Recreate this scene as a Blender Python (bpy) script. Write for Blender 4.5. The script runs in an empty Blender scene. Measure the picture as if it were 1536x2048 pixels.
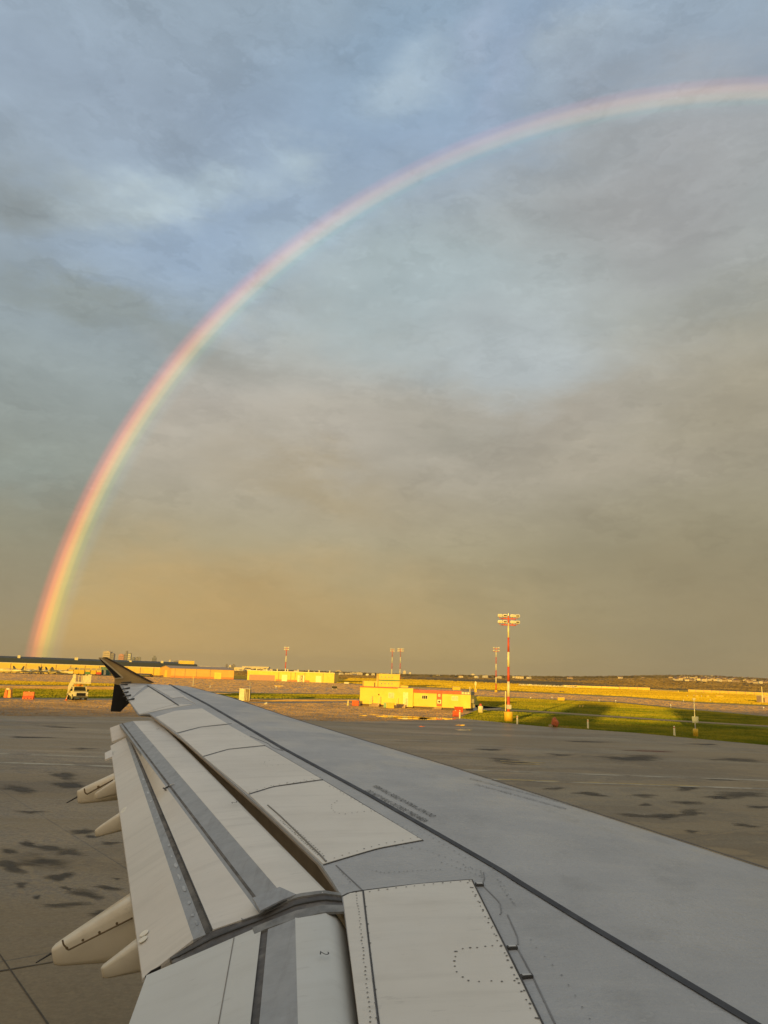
import bpy, bmesh, math, random
from mathutils import Vector, Matrix
random.seed(7)
S = bpy.context.scene
C = S.collection
rad = math.radians

# ------------------------------------------------------------------ camera
CX, CY, FPX = 768.0, 1024.0, 1537.0           # photograph 1536 x 2048, focal length in its pixels
ROLL, PITCH = rad(1.9017), rad(11.8795)
HC = 5.0                                        # eye height above the apron, cabin window
CAM = Vector((0, 0, HC))
Fv = Vector((0, math.cos(PITCH), math.sin(PITCH)))
U0 = Vector((0, -math.sin(PITCH), math.cos(PITCH)))
R0 = Vector((1, 0, 0))
Rv = R0 * math.cos(ROLL) + U0 * math.sin(ROLL)
Uv = -R0 * math.sin(ROLL) + U0 * math.cos(ROLL)
cam = bpy.data.cameras.new('camera')
cam.sensor_fit = 'VERTICAL'; cam.sensor_height = 36.0
cam.lens = FPX / 2048 * 36.0
cam.clip_start = 0.05; cam.clip_end = 60000
co = bpy.data.objects.new('camera', cam); C.objects.link(co)
M = Matrix((Rv, Uv, -Fv)).transposed().to_4x4(); M.translation = CAM
co.matrix_world = M
S.camera = co
S.render.resolution_x = 768; S.render.resolution_y = 1024


def ray(x, y):
    return ((x - CX) * Rv + (CY - y) * Uv + FPX * Fv).normalized()


def gp(x, y, z=0.0):
    """where the ground lies under a spot of the photograph"""
    r = ray(x, y); t = (z - HC) / r.z
    return Vector((r.x * t, r.y * t, z))


def pt(x, y, D):
    """point at depth D metres ahead"""
    r = ray(x, y); t = D / r.y
    return CAM + r * t


def lin(c):
    return tuple(((v / 255) / 12.92 if v / 255 <= .04045 else ((v / 255 + .055) / 1.055) ** 2.4) for v in c)


# ------------------------------------------------------------------ sun and sky
ANTI = ray(1288, 1467.6)                        # centre of the rainbow = point opposite the sun
SUN = -ANTI
sun_el = math.asin(SUN.z)
sun = bpy.data.lights.new('sun', 'SUN'); sun.energy = 5.0; sun.angle = rad(0.53)
sun.color = (1.0, 0.60, 0.08)
so = bpy.data.objects.new('sun', sun); C.objects.link(so)
so.rotation_euler = SUN.to_track_quat('Z', 'Y').to_euler()
so.location = (0, -200, 300)
S.view_settings.view_transform = 'Standard'; S.view_settings.look = 'None'
S.view_settings.exposure = 0.0; S.view_settings.gamma = 1.0
S.view_settings.use_curve_mapping = False


class NT:
    """tiny node-tree helper"""
    def __init__(s, tree): s.t = tree; s.n = tree.nodes; s.l = tree.links
    def new(s, typ, **kw):
        nd = s.n.new(typ)
        for k, v in kw.items(): setattr(nd, k, v)
        return nd
    def put(s, sock, v):
        if isinstance(v, bpy.types.NodeSocket): s.l.new(v, sock)
        elif v is not None: sock.default_value = v
    def math(s, op, a, b=None, c=None, clamp=False):
        nd = s.new('ShaderNodeMath', operation=op, use_clamp=clamp)
        s.put(nd.inputs[0], a)
        if b is not None: s.put(nd.inputs[1], b)
        if c is not None: s.put(nd.inputs[2], c)
        return nd.outputs[0]
    def vmath(s, op, a, b=None, out=0):
        nd = s.new('ShaderNodeVectorMath', operation=op)
        s.put(nd.inputs[0], a)
        if b is not None: s.put(nd.inputs['Scale' if op == 'SCALE' else 1], b)
        return nd.outputs[out]
    def ramp(s, f, stops, interp='LINEAR'):
        nd = s.new('ShaderNodeValToRGB'); cr = nd.color_ramp; cr.interpolation = interp
        while len(cr.elements) < len(stops): cr.elements.new(0.5)
        for e, (p, c) in zip(cr.elements, stops):
            e.position = p; e.color = (*c, 1) if len(c) == 3 else c
        s.put(nd.inputs[0], f); return nd.outputs[0]
    def mix(s, f, a, b, mode='MIX'):
        nd = s.new('ShaderNodeMix', data_type='RGBA', blend_type=mode)
        s.put(nd.inputs[0], f)
        s.put(nd.inputs[6], (*a, 1) if isinstance(a, tuple) and len(a) == 3 else a)
        s.put(nd.inputs[7], (*b, 1) if isinstance(b, tuple) and len(b) == 3 else b)
        return nd.outputs[2]
    def noise(s, vec, scale, detail=4, rough=.5, out=0, dist=0):
        nd = s.new('ShaderNodeTexNoise')
        s.put(nd.inputs['Vector'], vec); nd.inputs['Scale'].default_value = scale
        nd.inputs['Detail'].default_value = detail; nd.inputs['Roughness'].default_value = rough
        nd.inputs['Distortion'].default_value = dist
        return nd.outputs[out]
    def mapping(s, vec, loc=(0, 0, 0), rot=(0, 0, 0), scale=(1, 1, 1)):
        nd = s.new('ShaderNodeMapping'); s.put(nd.inputs[0], vec)
        nd.inputs['Location'].default_value = loc; nd.inputs['Rotation'].default_value = rot
        nd.inputs['Scale'].default_value = scale
        return nd.outputs[0]
    def mrange(s, v, a, b, c=0., d=1., smooth=True):
        nd = s.new('ShaderNodeMapRange', interpolation_type='SMOOTHSTEP' if smooth else 'LINEAR')
        s.put(nd.inputs[0], v)
        for i, x in enumerate((a, b, c, d)): nd.inputs[i + 1].default_value = x
        return nd.outputs[0]


def azel(x, y):
    r = ray(x, y)
    return math.degrees(math.atan2(r.x, r.y)), math.degrees(math.asin(r.z))


def build_world():
    w = bpy.data.worlds.new('World'); S.world = w; w.use_nodes = True
    w.node_tree.nodes.clear(); k = NT(w.node_tree)
    tc = k.new('ShaderNodeTexCoord').outputs['Generated']
    d = k.vmath('NORMALIZE', tc)
    sep = k.new('ShaderNodeSeparateXYZ'); k.put(sep.inputs[0], d)
    X, Y, Z = sep.outputs
    D2 = 180 / math.pi
    el = k.math('MULTIPLY', k.math('ARCSINE', Z), D2)
    az = k.math('MULTIPLY', k.math('ARCTAN2', X, Y), D2)
    cmb = k.new('ShaderNodeCombineXYZ'); k.put(cmb.inputs[0], az); k.put(cmb.inputs[1], el)
    ae = cmb.outputs[0]
    # ragged cloud edges: shift the map with noise
    wob = k.vmath('SUBTRACT', k.noise(k.mapping(ae, scale=(.06, .13, 1)), 1.0, 6, .62, out=1), (.5, .5, .5))
    ae2 = k.vmath('ADD', ae, k.vmath('SCALE', wob, 11.0))
    ang = k.math('MULTIPLY', k.math('ARCCOSINE', k.vmath('DOT_PRODUCT', d, tuple(ANTI), out=1)), D2)
    e50 = k.math('DIVIDE', el, 50.0)
    def rr(st): return k.ramp(e50, [(p / 50, lin(c)) for p, c in st])
    outside = rr([(0, (164, 145, 106)), (4, (154, 143, 116)), (9, (147, 144, 124)), (15, (145, 152, 146)), (22, (152, 164, 167)), (30, (155, 170, 183)), (38, (152, 168, 185)), (48, (148, 165, 178))])
    inside = rr([(0, (198, 168, 106)), (3, (182, 162, 114)), (9, (173, 163, 134)), (14, (177, 170, 154)), (19, (184, 178, 167)), (25, (176, 182, 178)), (32, (170, 179, 180)), (42, (165, 172, 177))])
    fin = k.mrange(ang, 41.3, 43.0, 1, 0)
    col = k.mix(fin, outside, inside)
    # cloud masses and clear patches, each a soft ellipse on the dome
    B = [  # px, py, ra, re, tilt, colour, weight
        (1500, 1120, 16, 11, 0, (146, 139, 115), .85), (1536, 1280, 15, 6, 0, (150, 136, 106), .75),
        (230, 1290, 12, 4.5, 0, (212, 172, 104), .85), (560, 1250, 14, 4, 0, (188, 158, 108), .6),
        (430, 450, 13, 4.5, 12, (152, 174, 199), .8), (690, 330, 9, 5, 20, (150, 168, 192), .6),
        (1060, 110, 15, 5, 18, (144, 167, 193), .8), (780, 100, 10, 6, 20, (138, 163, 186), .7),
        (280, 385, 4.6, 1.5, 14, (184, 200, 208), 1.0), (180, 400, 2.4, 1.2, -20, (178, 194, 204), .8), (400, 355, 3.6, 1.1, 10, (176, 194, 206), .9), (600, 335, 3.0, 1.4, 0, (174, 192, 204), .9), (510, 385, 2.2, .9, 10, (174, 192, 206), .7),
        (800, 165, 4, 1.8, 15, (172, 190, 204), .85), (1170, 120, 5, 1.8, 22, (168, 184, 198), .85), (960, 100, 3.5, 1.4, 20, (166, 182, 202), .7), (1240, 90, 4, 1.3, 10, (166, 182, 196), .6), (1010, 170, 4, 1.2, 30, (164, 180, 202), .6),
        (860, 590, 11, 4.5, -8, (170, 187, 192), .85), (1030, 700, 8, 3.2, -10, (178, 187, 190), .85),
        (1330, 400, 12, 6, 0, (157, 157, 157), .8), (1430, 230, 9, 3, 0, (164, 168, 173), .5), (900, 860, 8, 2.6, -4, (160, 156, 143), .7),
        (480, 715, 5, 1.6, -6, (160, 158, 150), .7), (200, 600, 9, 1.3, -8, (140, 149, 147), .8),
        (60, 380, 5, 2.4, 0, (138, 145, 143), .7), (20, 940, 5, 2.5, 0, (150, 160, 154), .6),
        (560, 860, 7, 2.2, 10, (182, 176, 162), .6), (1180, 800, 8, 2, 24, (160, 152, 138), .6), (1250, 910, 8, 1.6, 6, (176, 167, 150), .5),
        (1500, 760, 8, 6, 0, (156, 148, 126), .7), (640, 980, 8, 2, -10, (168, 152, 120), .6)]
    for px, py, ra, re, tilt, c, wt in B:
        a0, e0 = azel(px, py)
        q = k.vmath('SUBTRACT', ae2, (a0, e0, 0))
        q = k.mapping(q, rot=(0, 0, rad(-tilt)))
        q = k.vmath('MULTIPLY', q, (1 / ra, 1 / re, 0))
        l2 = k.vmath('DOT_PRODUCT', q, q, out=1)
        f = k.math('MULTIPLY', k.math('EXPONENT', k.math('MULTIPLY', l2, -1.0)), wt)
        if py > 1200 and px < 700: f = k.math('MULTIPLY', f, fin)
        col = k.mix(f, col, lin(c))
    # finer cloud texture
    n1 = k.noise(k.mapping(ae, rot=(0, 0, rad(-8)), scale=(.06, .15, 1)), 1.0, 7, .58, dist=.5)
    n2 = k.noise(k.mapping(ae, loc=(7, 3, 0), rot=(0, 0, rad(14)), scale=(.16, .34, 1)), 1.0, 5, .55)
    sm = k.math('ADD', k.mrange(n1, .3, .7, -.06, .06), k.mrange(n2, .3, .7, -.045, .045))
    n3 = k.noise(k.mapping(ae2, loc=(2, 9, 0), rot=(0, 0, rad(-12)), scale=(.13, .42, 1)), 1.0, 8, .66, dist=.8)
    n4 = k.noise(k.mapping(ae2, loc=(21, 5, 0), rot=(0, 0, rad(22)), scale=(.09, .20, 1)), 1.0, 6, .6)
    sm = k.math('ADD', sm, k.math('MULTIPLY', k.mrange(n3, .44, .68, -.015, .06), k.mrange(n4, .42, .6)))
    sm = k.math('ADD', sm, k.math('MULTIPLY', k.mrange(n4, .36, .5, -.07, 0), 1.0))
    sm = k.math('MULTIPLY', sm, k.mrange(el, 0, 14, .35, 1))
    col = k.vmath('SCALE', col, k.math('ADD', 1.02, sm))
    # the rainbow: refracted light at a fixed angle round the antisolar point
    t = k.math('DIVIDE', k.math('SUBTRACT', ang, 40.6), 3.0)
    def q(a): return (a - 40.6) / 3.0
    bow = k.ramp(t, [(0, (0, 0, 0)), (q(41.2), (.0, .035, .05)), (q(41.55), (.05, .11, .04)), (q(41.85), (.28, .24, .03)), (q(42.2), (.66, .25, .02)), (q(42.5), (.66, .11, .02)), (q(42.8), (.30, .02, .01)), (q(43.2), (0, 0, 0))], 'EASE')
    bowhi = k.ramp(t, [(0, (0, 0, 0)), (q(41.25), (.0, .01, .015)), (q(41.5), (.0, .035, .028)), (q(41.9), (.12, .09, .035)), (q(42.3), (.16, .07, .025)), (q(42.7), (.07, .008, .008)), (q(43.05), (0, 0, 0))], 'EASE')
    bow = k.mix(k.mrange(el, 2, 36, 0, 1, False), bow, bowhi)
    col = k.mix(1.0, col, bow, 'ADD')
    # the half of the sky round the low sun: clearer, warm and brighter
    sd = k.vmath('DOT_PRODUCT', d, tuple(SUN), out=1)
    back = k.mix(k.mrange(el, 0, 40), (1.10, .74, .38), (.66, .60, .50))
    fb = k.mrange(sd, -.15, .55)
    col = k.mix(fb, col, back)
    zen = k.mrange(el, 46, 75)
    col = k.mix(zen, col, (.60, .58, .54))
    col = k.mix(k.mrange(el, -3, 0, 1, 0), col, (.10, .085, .05))
    sky = k.new('ShaderNodeTexSky', sky_type='NISHITA', sun_disc=False)
    sky.sun_elevation = sun_el; sky.sun_rotation = math.atan2(SUN.x, SUN.y)
    b1 = k.new('ShaderNodeBackground'); k.put(b1.inputs[0], sky.outputs[0]); b1.inputs[1].default_value = .05
    b2 = k.new('ShaderNodeBackground'); k.put(b2.inputs[0], col); b2.inputs[1].default_value = 1.0
    mx = k.new('ShaderNodeMixShader'); k.put(mx.inputs[0], k.mrange(sd, -.2, .6, .985, .9))
    k.l.new(b1.outputs[0], mx.inputs[1]); k.l.new(b2.outputs[0], mx.inputs[2])
    out = k.new('ShaderNodeOutputWorld'); k.l.new(mx.outputs[0], out.inputs[0])


build_world()

# ------------------------------------------------------------------ materials
MATS = {}


def mat(name, c, rough=.6, metal=0., var=.12, scale=3., bump=0., bscale=40., coat=0., tilt=0., spec=.5, dirt=0., dirtc=(.05, .045, .035), dscale=(1, 1, 1), dthr=(.52, .7)):
    if name in MATS: return MATS[name]
    m = bpy.data.materials.new(name); m.use_nodes = True; MATS[name] = m
    k = NT(m.node_tree); p = k.n['Principled BSDF']
    pos = k.new('ShaderNodeTexCoord').outputs['Object']
    geo = k.new('ShaderNodeNewGeometry')
    n = k.noise(pos, scale, 5, .6)
    a = tuple(min(1, v * (1 - var)) for v in c); b = tuple(min(1, v * (1 + var)) for v in c)
    col = k.mix(k.mrange(n, .3, .7), a, b)
    if dirt > 0:
        dn = k.noise(k.mapping(pos, scale=dscale), 1.0, 6, .62)
        col = k.mix(k.math('MULTIPLY', k.mrange(dn, *dthr), dirt), col, dirtc)
    k.put(p.inputs['Base Color'], col)
    k.put(p.inputs['Roughness'], k.mrange(k.noise(pos, scale * 2.3, 3), .3, .7, max(.02, rough - .08), min(1, rough + .08)))
    p.inputs['Metallic'].default_value = metal; p.inputs['Coat Weight'].default_value = coat
    p.inputs['Specular IOR Level'].default_value = spec
    if bump:
        b_ = k.new('ShaderNodeBump'); b_.inputs['Strength'].default_value = bump; b_.inputs['Distance'].default_value = .01
        k.put(b_.inputs['Height'], k.noise(pos, bscale, 3)); k.put(p.inputs['Normal'], b_.outputs[0])
    if tilt:   # rough aggregate: facets lean every way
        v = k.vmath('SCALE', k.vmath('SUBTRACT', k.noise(pos, 9.0, 3, .7, out=1), (.5, .5, .5)), tilt * 2)
        k.put(p.inputs['Normal'], k.vmath('NORMALIZE', k.vmath('ADD', geo.outputs['Normal'], v)))
    return m


# ------------------------------------------------------------------ mesh helpers
def mkobj(name, verts, faces, m, parent=None, smooth=False):
    me = bpy.data.meshes.new(name); me.from_pydata([tuple(v) for v in verts], [], faces); me.update()
    if isinstance(m, (list, tuple)):
        for x in m: me.materials.append(x)
    elif m: me.materials.append(m)
    if smooth: me.polygons.foreach_set('use_smooth', [True] * len(me.polygons))
    o = bpy.data.objects.new(name, me); C.objects.link(o)
    if parent is not None: o.parent = parent
    return o


class MB:
    def __init__(s): s.v = []; s.f = []
    def add(s, vs, fs):
        b = len(s.v); s.v += [Vector(v) for v in vs]; s.f += [tuple(i + b for i in f) for f in fs]
    def box(s, x0, x1, y0, y1, z0, z1, T=None, tx=0, ty=0):
        vs = [Vector((x, y, z)) for z in (z0, z1) for x, y in ((x0, y0), (x1, y0), (x1, y1), (x0, y1))]
        if tx or ty:
            cx_, cy_ = (x0 + x1) / 2, (y0 + y1) / 2
            for v in vs[4:]: v.x = cx_ + (v.x - cx_) * (1 - tx); v.y = cy_ + (v.y - cy_) * (1 - ty)
        if T: vs = [T @ v for v in vs]
        s.add(vs, [(0, 3, 2, 1), (4, 5, 6, 7), (0, 1, 5, 4), (1, 2, 6, 5), (2, 3, 7, 6), (3, 0, 4, 7)])
    def bbox(s, x0, x1, y0, y1, z0, z1, r=.03):
        """box with bevelled edges"""
        bm = bmesh.new(); bmesh.ops.create_cube(bm, size=1)
        for v in bm.verts: v.co = Vector(((x0 + x1) / 2 + v.co.x * (x1 - x0), (y0 + y1) / 2 + v.co.y * (y1 - y0), (z0 + z1) / 2 + v.co.z * (z1 - z0)))
        bmesh.ops.bevel(bm, geom=bm.edges[:], offset=r, segments=2, affect='EDGES')
        bm.verts.index_update()
        s.add([v.co.copy() for v in bm.verts], [tuple(v.index for v in f.verts) for f in bm.faces]); bm.free()
    def tube(s, a, b, r0, r1=None, n=10, caps=True):
        a = Vector(a); b = Vector(b); r1 = r0 if r1 is None else r1
        d = (b - a).normalized(); u = d.orthogonal().normalized(); w = d.cross(u)
        vs = []
        for P, r in ((a, r0), (b, r1)):
            for i in range(n):
                t = 2 * math.pi * i / n; vs.append(P + (u * math.cos(t) + w * math.sin(t)) * r)
        fs = [(i, (i + 1) % n, n + (i + 1) % n, n + i) for i in range(n)]
        if caps: fs += [tuple(range(n))[::-1], tuple(range(n, 2 * n))]
        s.add(vs, fs)
    def lathe(s, prof, n=16, c=(0, 0, 0)):
        c = Vector(c); vs = []; fs = []
        for r, z in prof:
            for i in range(n):
                t = 2 * math.pi * i / n; vs.append(c + Vector((r * math.cos(t), r * math.sin(t), z)))
        for j in range(len(prof) - 1):
            for i in range(n): fs.append((j * n + i, j * n + (i + 1) % n, (j + 1) * n + (i + 1) % n, (j + 1) * n + i))
        fs += [tuple(range(n))[::-1], tuple((len(prof) - 1) * n + i for i in range(n))]
        s.add(vs, fs)
    def prism(s, prof, y0, y1, T=None, plane='xz'):
        n = len(prof)
        vs = [Vector((a, y, b)) if plane == 'xz' else Vector((y, a, b)) for y in (y0, y1) for a, b in prof]
        if T: vs = [T @ v for v in vs]
        s.add(vs, [tuple(range(n)), tuple(range(2 * n - 1, n - 1, -1))] + [(i, n + i, n + (i + 1) % n, (i + 1) % n) for i in range(n)])
    def build(s, name, m, parent=None, smooth=False): return mkobj(name, s.v, s.f, m, parent, smooth)


def thing(name, label, cat, loc=(0, 0, 0), rz=0., group=None):
    o = bpy.data.objects.new(name, None); C.objects.link(o); o.empty_display_size = .3
    o.location = loc; o.rotation_euler = (0, 0, rz); o['label'] = label; o['category'] = cat
    if group: o['group'] = group
    return o


def tag(o, label, cat, group=None, kind=None):
    o['label'] = label; o['category'] = cat
    if group: o['group'] = group
    if kind: o['kind'] = kind
    return o


def struct(o): o['kind'] = 'structure'; return o


def dup(root, loc, rz, label=None, scale=None):
    r = root.copy(); C.objects.link(r); r.location = loc; r.rotation_euler = (0, 0, rz)
    if scale: r.scale = (scale,) * 3
    if label: r['label'] = label
    for ch in list(root.children):
        c = ch.copy(); C.objects.link(c); c.parent = r
        for g in ch.children:
            d_ = g.copy(); C.objects.link(d_); d_.parent = c
    return r


# ------------------------------------------------------------------ ground
def ground_material(name, kind):
    m = bpy.data.materials.new(name); m.use_nodes = True; k = NT(m.node_tree); p = k.n['Principled BSDF']
    geo = k.new('ShaderNodeNewGeometry'); pos = geo.outputs['Position']
    if kind == 'grass':
        sep = k.new('ShaderNodeSeparateXYZ'); k.put(sep.inputs[0], pos)
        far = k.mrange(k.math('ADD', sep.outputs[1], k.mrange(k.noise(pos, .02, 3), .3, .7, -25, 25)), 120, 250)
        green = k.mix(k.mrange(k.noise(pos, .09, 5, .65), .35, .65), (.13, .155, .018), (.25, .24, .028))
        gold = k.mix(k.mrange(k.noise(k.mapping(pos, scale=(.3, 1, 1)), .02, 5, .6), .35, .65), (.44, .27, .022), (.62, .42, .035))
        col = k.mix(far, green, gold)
        k.put(p.inputs['Base Color'], col); p.inputs['Roughness'].default_value = .95
        p.inputs['Specular IOR Level'].default_value = .1
        v = k.vmath('MULTIPLY', k.vmath('SUBTRACT', k.noise(pos, 3.0, 3, .7, out=1), (.5, .5, .5)), (7, 7, 0))
        k.put(p.inputs['Normal'], k.vmath('NORMALIZE', k.vmath('ADD', geo.outputs['Normal'], v)))
    else:
        base = k.mix(k.mrange(k.noise(pos, .05, 6, .6), .3, .7), (.182, .131, .062), (.262, .192, .094))
        # grain
        base = k.mix(.13, base, k.mix(k.mrange(k.noise(pos, 14, 2, .7), .3, .7), (.15, .106, .05), (.36, .27, .14)))
        # slabs drying at different rates: streaks left to right
        st = k.noise(k.mapping(pos, rot=(0, 0, .035), scale=(.045, .22, 1)), 1.0, 6, .6, dist=.6)
        base = k.mix(k.mrange(st, .45, .66, 0, .6), base, (.112, .081, .040))
        # dark tar and rubber patches
        wob = k.vmath('ADD', pos, k.vmath('SCALE', k.vmath('SUBTRACT', k.noise(pos, .5, 4, .6, out=1), (.5, .5, .5)), 3.2))
        pt_ = k.noise(k.mapping(wob, rot=(0, 0, .05), scale=(.075, .30, 1)), 1.0, 5, .58)
        reg = k.mrange(k.noise(pos, .03, 2), .38, .5)
        dk = k.math('MULTIPLY', k.mrange(pt_, .49, .54), reg)
        base = k.mix(k.math('MULTIPLY', dk, .35), base, (.048, .039, .027))
        # expansion joints
        br = k.new('ShaderNodeTexBrick'); br.offset = 0
        k.put(br.inputs['Vector'], k.mapping(pos, rot=(0, 0, JOINT), scale=(1, 1, 1)))
        br.inputs['Scale'].default_value = 1.0; br.inputs['Brick Width'].default_value = 7.6; br.inputs['Row Height'].default_value = 7.6
        br.inputs['Mortar Size'].default_value = .028; br.inputs['Mortar Smooth'].default_value = .4
        if kind == 'apron': base = k.mix(k.math('MULTIPLY', br.outputs['Fac'], .55), base, (.05, .042, .03))
        k.put(p.inputs['Base Color'], base)
        rg = k.mrange(st, .42, .68, .55, .30)
        k.put(p.inputs['Roughness'], rg); p.inputs['Specular IOR Level'].default_value = .38
        v = k.vmath('MULTIPLY', k.vmath('SUBTRACT', k.noise(pos, 9.0, 3, .7, out=1), (.5, .5, .5)), (1.0, 1.0, 0))
        k.put(p.inputs['Normal'], k.vmath('NORMALIZE', k.vmath('ADD', geo.outputs['Normal'], v)))
    return m


_j = gp(92, 2048) - gp(0, 1918); JOINT = -math.atan2(_j.y, _j.x)
GM = ground_material('turf', 'grass'); AM = ground_material('concrete_apron', 'apron'); TM = ground_material('asphalt_taxiway', 'taxi')


def rise(x, y):
    """height of the land: flat airfield, suburb climbing beyond it on the right"""
    D = y
    if D < 620: return 0.0
    a = (x / D)                                  # bearing
    w = min(1, max(0, (a - .02) / .42)); w = w * w * (3 - 2 * w)
    t = min(1, (D - 620) / 3400)
    h = 42 * w * (t ** .8) * (.86 + .14 * math.sin(a * 17 + 1)) * (1 + .10 * math.sin(x * .004 + 2) * t)
    if D > 4020: h *= max(0, 1 - (D - 4020) / 3000)
    return h


gx = [-30000, -15000, -8000] + [-5000 + i * 250 for i in range(41)] + [8000, 15000, 30000]
gy = [-15000, -3000, -600, -100, 0, 100, 300, 500, 620] + [700 + i * 170 for i in range(30)] + [6500, 8000, 12000, 20000, 40000]
vs = [(x, y, rise(x, y) if y > 0 else 0) for y in gy for x in gx]
nx = len(gx)
fs = [(j * nx + i, j * nx + i + 1, (j + 1) * nx + i + 1, (j + 1) * nx + i) for j in range(len(gy) - 1) for i in range(nx - 1)]
# far land is scrub and rooftops, dark; near is turf
LM = mat('scrubland', (.17, .125, .055), .95, var=.5, scale=.006, spec=.1, tilt=3.)
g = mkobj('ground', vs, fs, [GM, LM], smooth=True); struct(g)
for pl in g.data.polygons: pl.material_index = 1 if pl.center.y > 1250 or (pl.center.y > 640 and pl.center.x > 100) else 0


def sheet(name, px, m, z, kind=True):
    vs = [gp(x, y) for x, y in px]
    vs = [Vector((v.x, v.y, z)) for v in vs]
    a = sum(vs[i].x * vs[(i + 1) % len(vs)].y - vs[(i + 1) % len(vs)].x * vs[i].y for i in range(len(vs)))
    if a < 0: vs.reverse()
    bm = bmesh.new(); f = bm.faces.new([bm.verts.new(v) for v in vs]); bmesh.ops.triangulate(bm, faces=[f])
    me = bpy.data.meshes.new(name); bm.to_mesh(me); bm.free(); me.materials.append(m)
    o = bpy.data.objects.new(name, me); C.objects.link(o); struct(o); return o


# near apron: back edge follows the turf, front runs behind the aircraft
edge = [(-700, 1372), (0, 1396), (230, 1397.5), (470, 1403.5), (560, 1404), (700, 1400), (760, 1401), (860, 1405), (948, 1410), (955, 1418), (1003, 1415.5), (1003, 1417.5), (935, 1428), (919, 1437), (1080, 1453), (1270, 1466), (1362, 1474.8), (1536, 1491), (2100, 1546)]
ev = [gp(x, y) for x, y in edge]
ev = [Vector((v.x, v.y, .02)) for v in ev] + [Vector((260, -160, .02)), Vector((-330, -160, .02))]
bm = bmesh.new(); f = bm.faces.new([bm.verts.new(v) for v in reversed(ev)]); bmesh.ops.triangulate(bm, faces=[f])
me = bpy.data.meshes.new('apron'); bm.to_mesh(me); bm.free(); me.materials.append(AM)
apron = bpy.data.objects.new('apron', me); C.objects.link(apron); struct(apron)
sheet('taxiway', [(-600, 1327), (0, 1344.2), (300, 1352), (668, 1365.5), (760, 1371), (1080, 1385.7), (1258, 1394.6), (1392, 1405), (1536, 1412), (1800, 1428), (1800, 1455), (1536, 1433), (1377, 1418), (1228, 1404), (1080, 1397.6), (950, 1392), (720, 1388.5), (480, 1386), (400, 1383), (300, 1375), (230, 1367), (0, 1360), (-600, 1345)], TM, .02)
sheet('service_road', [(-600, 1357), (0, 1370), (240, 1373.5), (400, 1384), (470, 1387), (430, 1388), (240, 1379.5), (0, 1376.5), (-600, 1363)], TM, .04)
sheet('apron_link', [(330, 1398), (720, 1398.5), (900, 1403), (900, 1405), (700, 1403), (560, 1403.5), (330, 1404)], TM, .05)
sheet('footpath', [(975, 1418), (1080, 1422.4), (1332, 1439.4), (1536, 1451.5), (1700, 1462), (1700, 1465), (1536, 1454), (1332, 1442), (1080, 1424.8), (975, 1420)], mat('gravel_path', (.30, .21, .10), .9, tilt=1.4), .03)
sheet('service_road_far', [(960, 1377.5), (1100, 1381.0), (1536, 1402.5), (1536, 1403.6), (1100, 1382.4), (960, 1379)], TM, .03)

# painted lines on the apron
WL = mat('worn_white_paint', (.42, .38, .28), .7, dirt=.8, dirtc=(.16, .125, .085), dscale=(.5, .9, 1), dthr=(.45, .6))
YL = mat('worn_yellow_paint', (.42, .30, .08), .7, dirt=.8, dirtc=(.16, .125, .085), dscale=(.6, 1, 1), dthr=(.42, .6))


def line(a, b, wpx, m, name='painted_line', z=.026):
    (x0, y0), (x1, y1) = a, b
    return sheet(name, [(x0, y0 - wpx / 2), (x1, y1 - wpx / 2), (x1, y1 + wpx / 2), (x0, y0 + wpx / 2)], m, z)


line((-300, 1497.5), (1900, 1574.7), 1.6, WL)
line((-300, 1515.5), (1900, 1591.5), 2.4, WL)
line((995, 1559.6), (1400, 1573.2), 1.3, YL, z=.03)
line((-100, 1397.5), (240, 1401), .8, YL)
for a, b in (((1000, 1522), (1092, 1527)), ((1004, 1526), (1080, 1530))): line(a, b, 1.1, YL)
for x, y, wd in ((540, 1378, 16), (588, 1374.5, 20), (613, 1376, 26), (650, 1377, 14), (700, 1379, 10), (560, 1379.2, 18)):
    line((x, y), (x + wd, y + .5), .9, WL, 'taxiway_marking', .03)
line((960, 1396.3), (1377, 1418.6), .9, YL, 'taxiway_edge_line', .026)
line((1377, 1418.6), (1700, 1446), .9, YL, 'taxiway_edge_line', .026)

# tar repairs and old damp stains with ragged outlines
def stain_mat(name, c, rough):
    m = bpy.data.materials.new(name); m.use_nodes = True; k = NT(m.node_tree); p = k.n['Principled BSDF']
    pos = k.new('ShaderNodeNewGeometry').outputs['Position']
    at = k.new('ShaderNodeAttribute', attribute_name='wet').outputs['Fac']
    n = k.noise(k.mapping(pos, scale=(.45, 1.0, 1)), 1.0, 7, .68, dist=.6)
    a = k.math('MULTIPLY', k.mrange(k.math('ADD', at, k.mrange(n, .3, .7, -.42, .42, False)), .12, 1.05), .86)
    k.put(p.inputs['Alpha'], a); k.put(p.inputs['Roughness'], rough)
    k.put(p.inputs['Base Color'], k.mix(k.mrange(k.noise(pos, 1.3, 4), .3, .7), c, tuple(v * 1.5 for v in c)))
    p.inputs['Specular IOR Level'].default_value = .35
    return m


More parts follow.
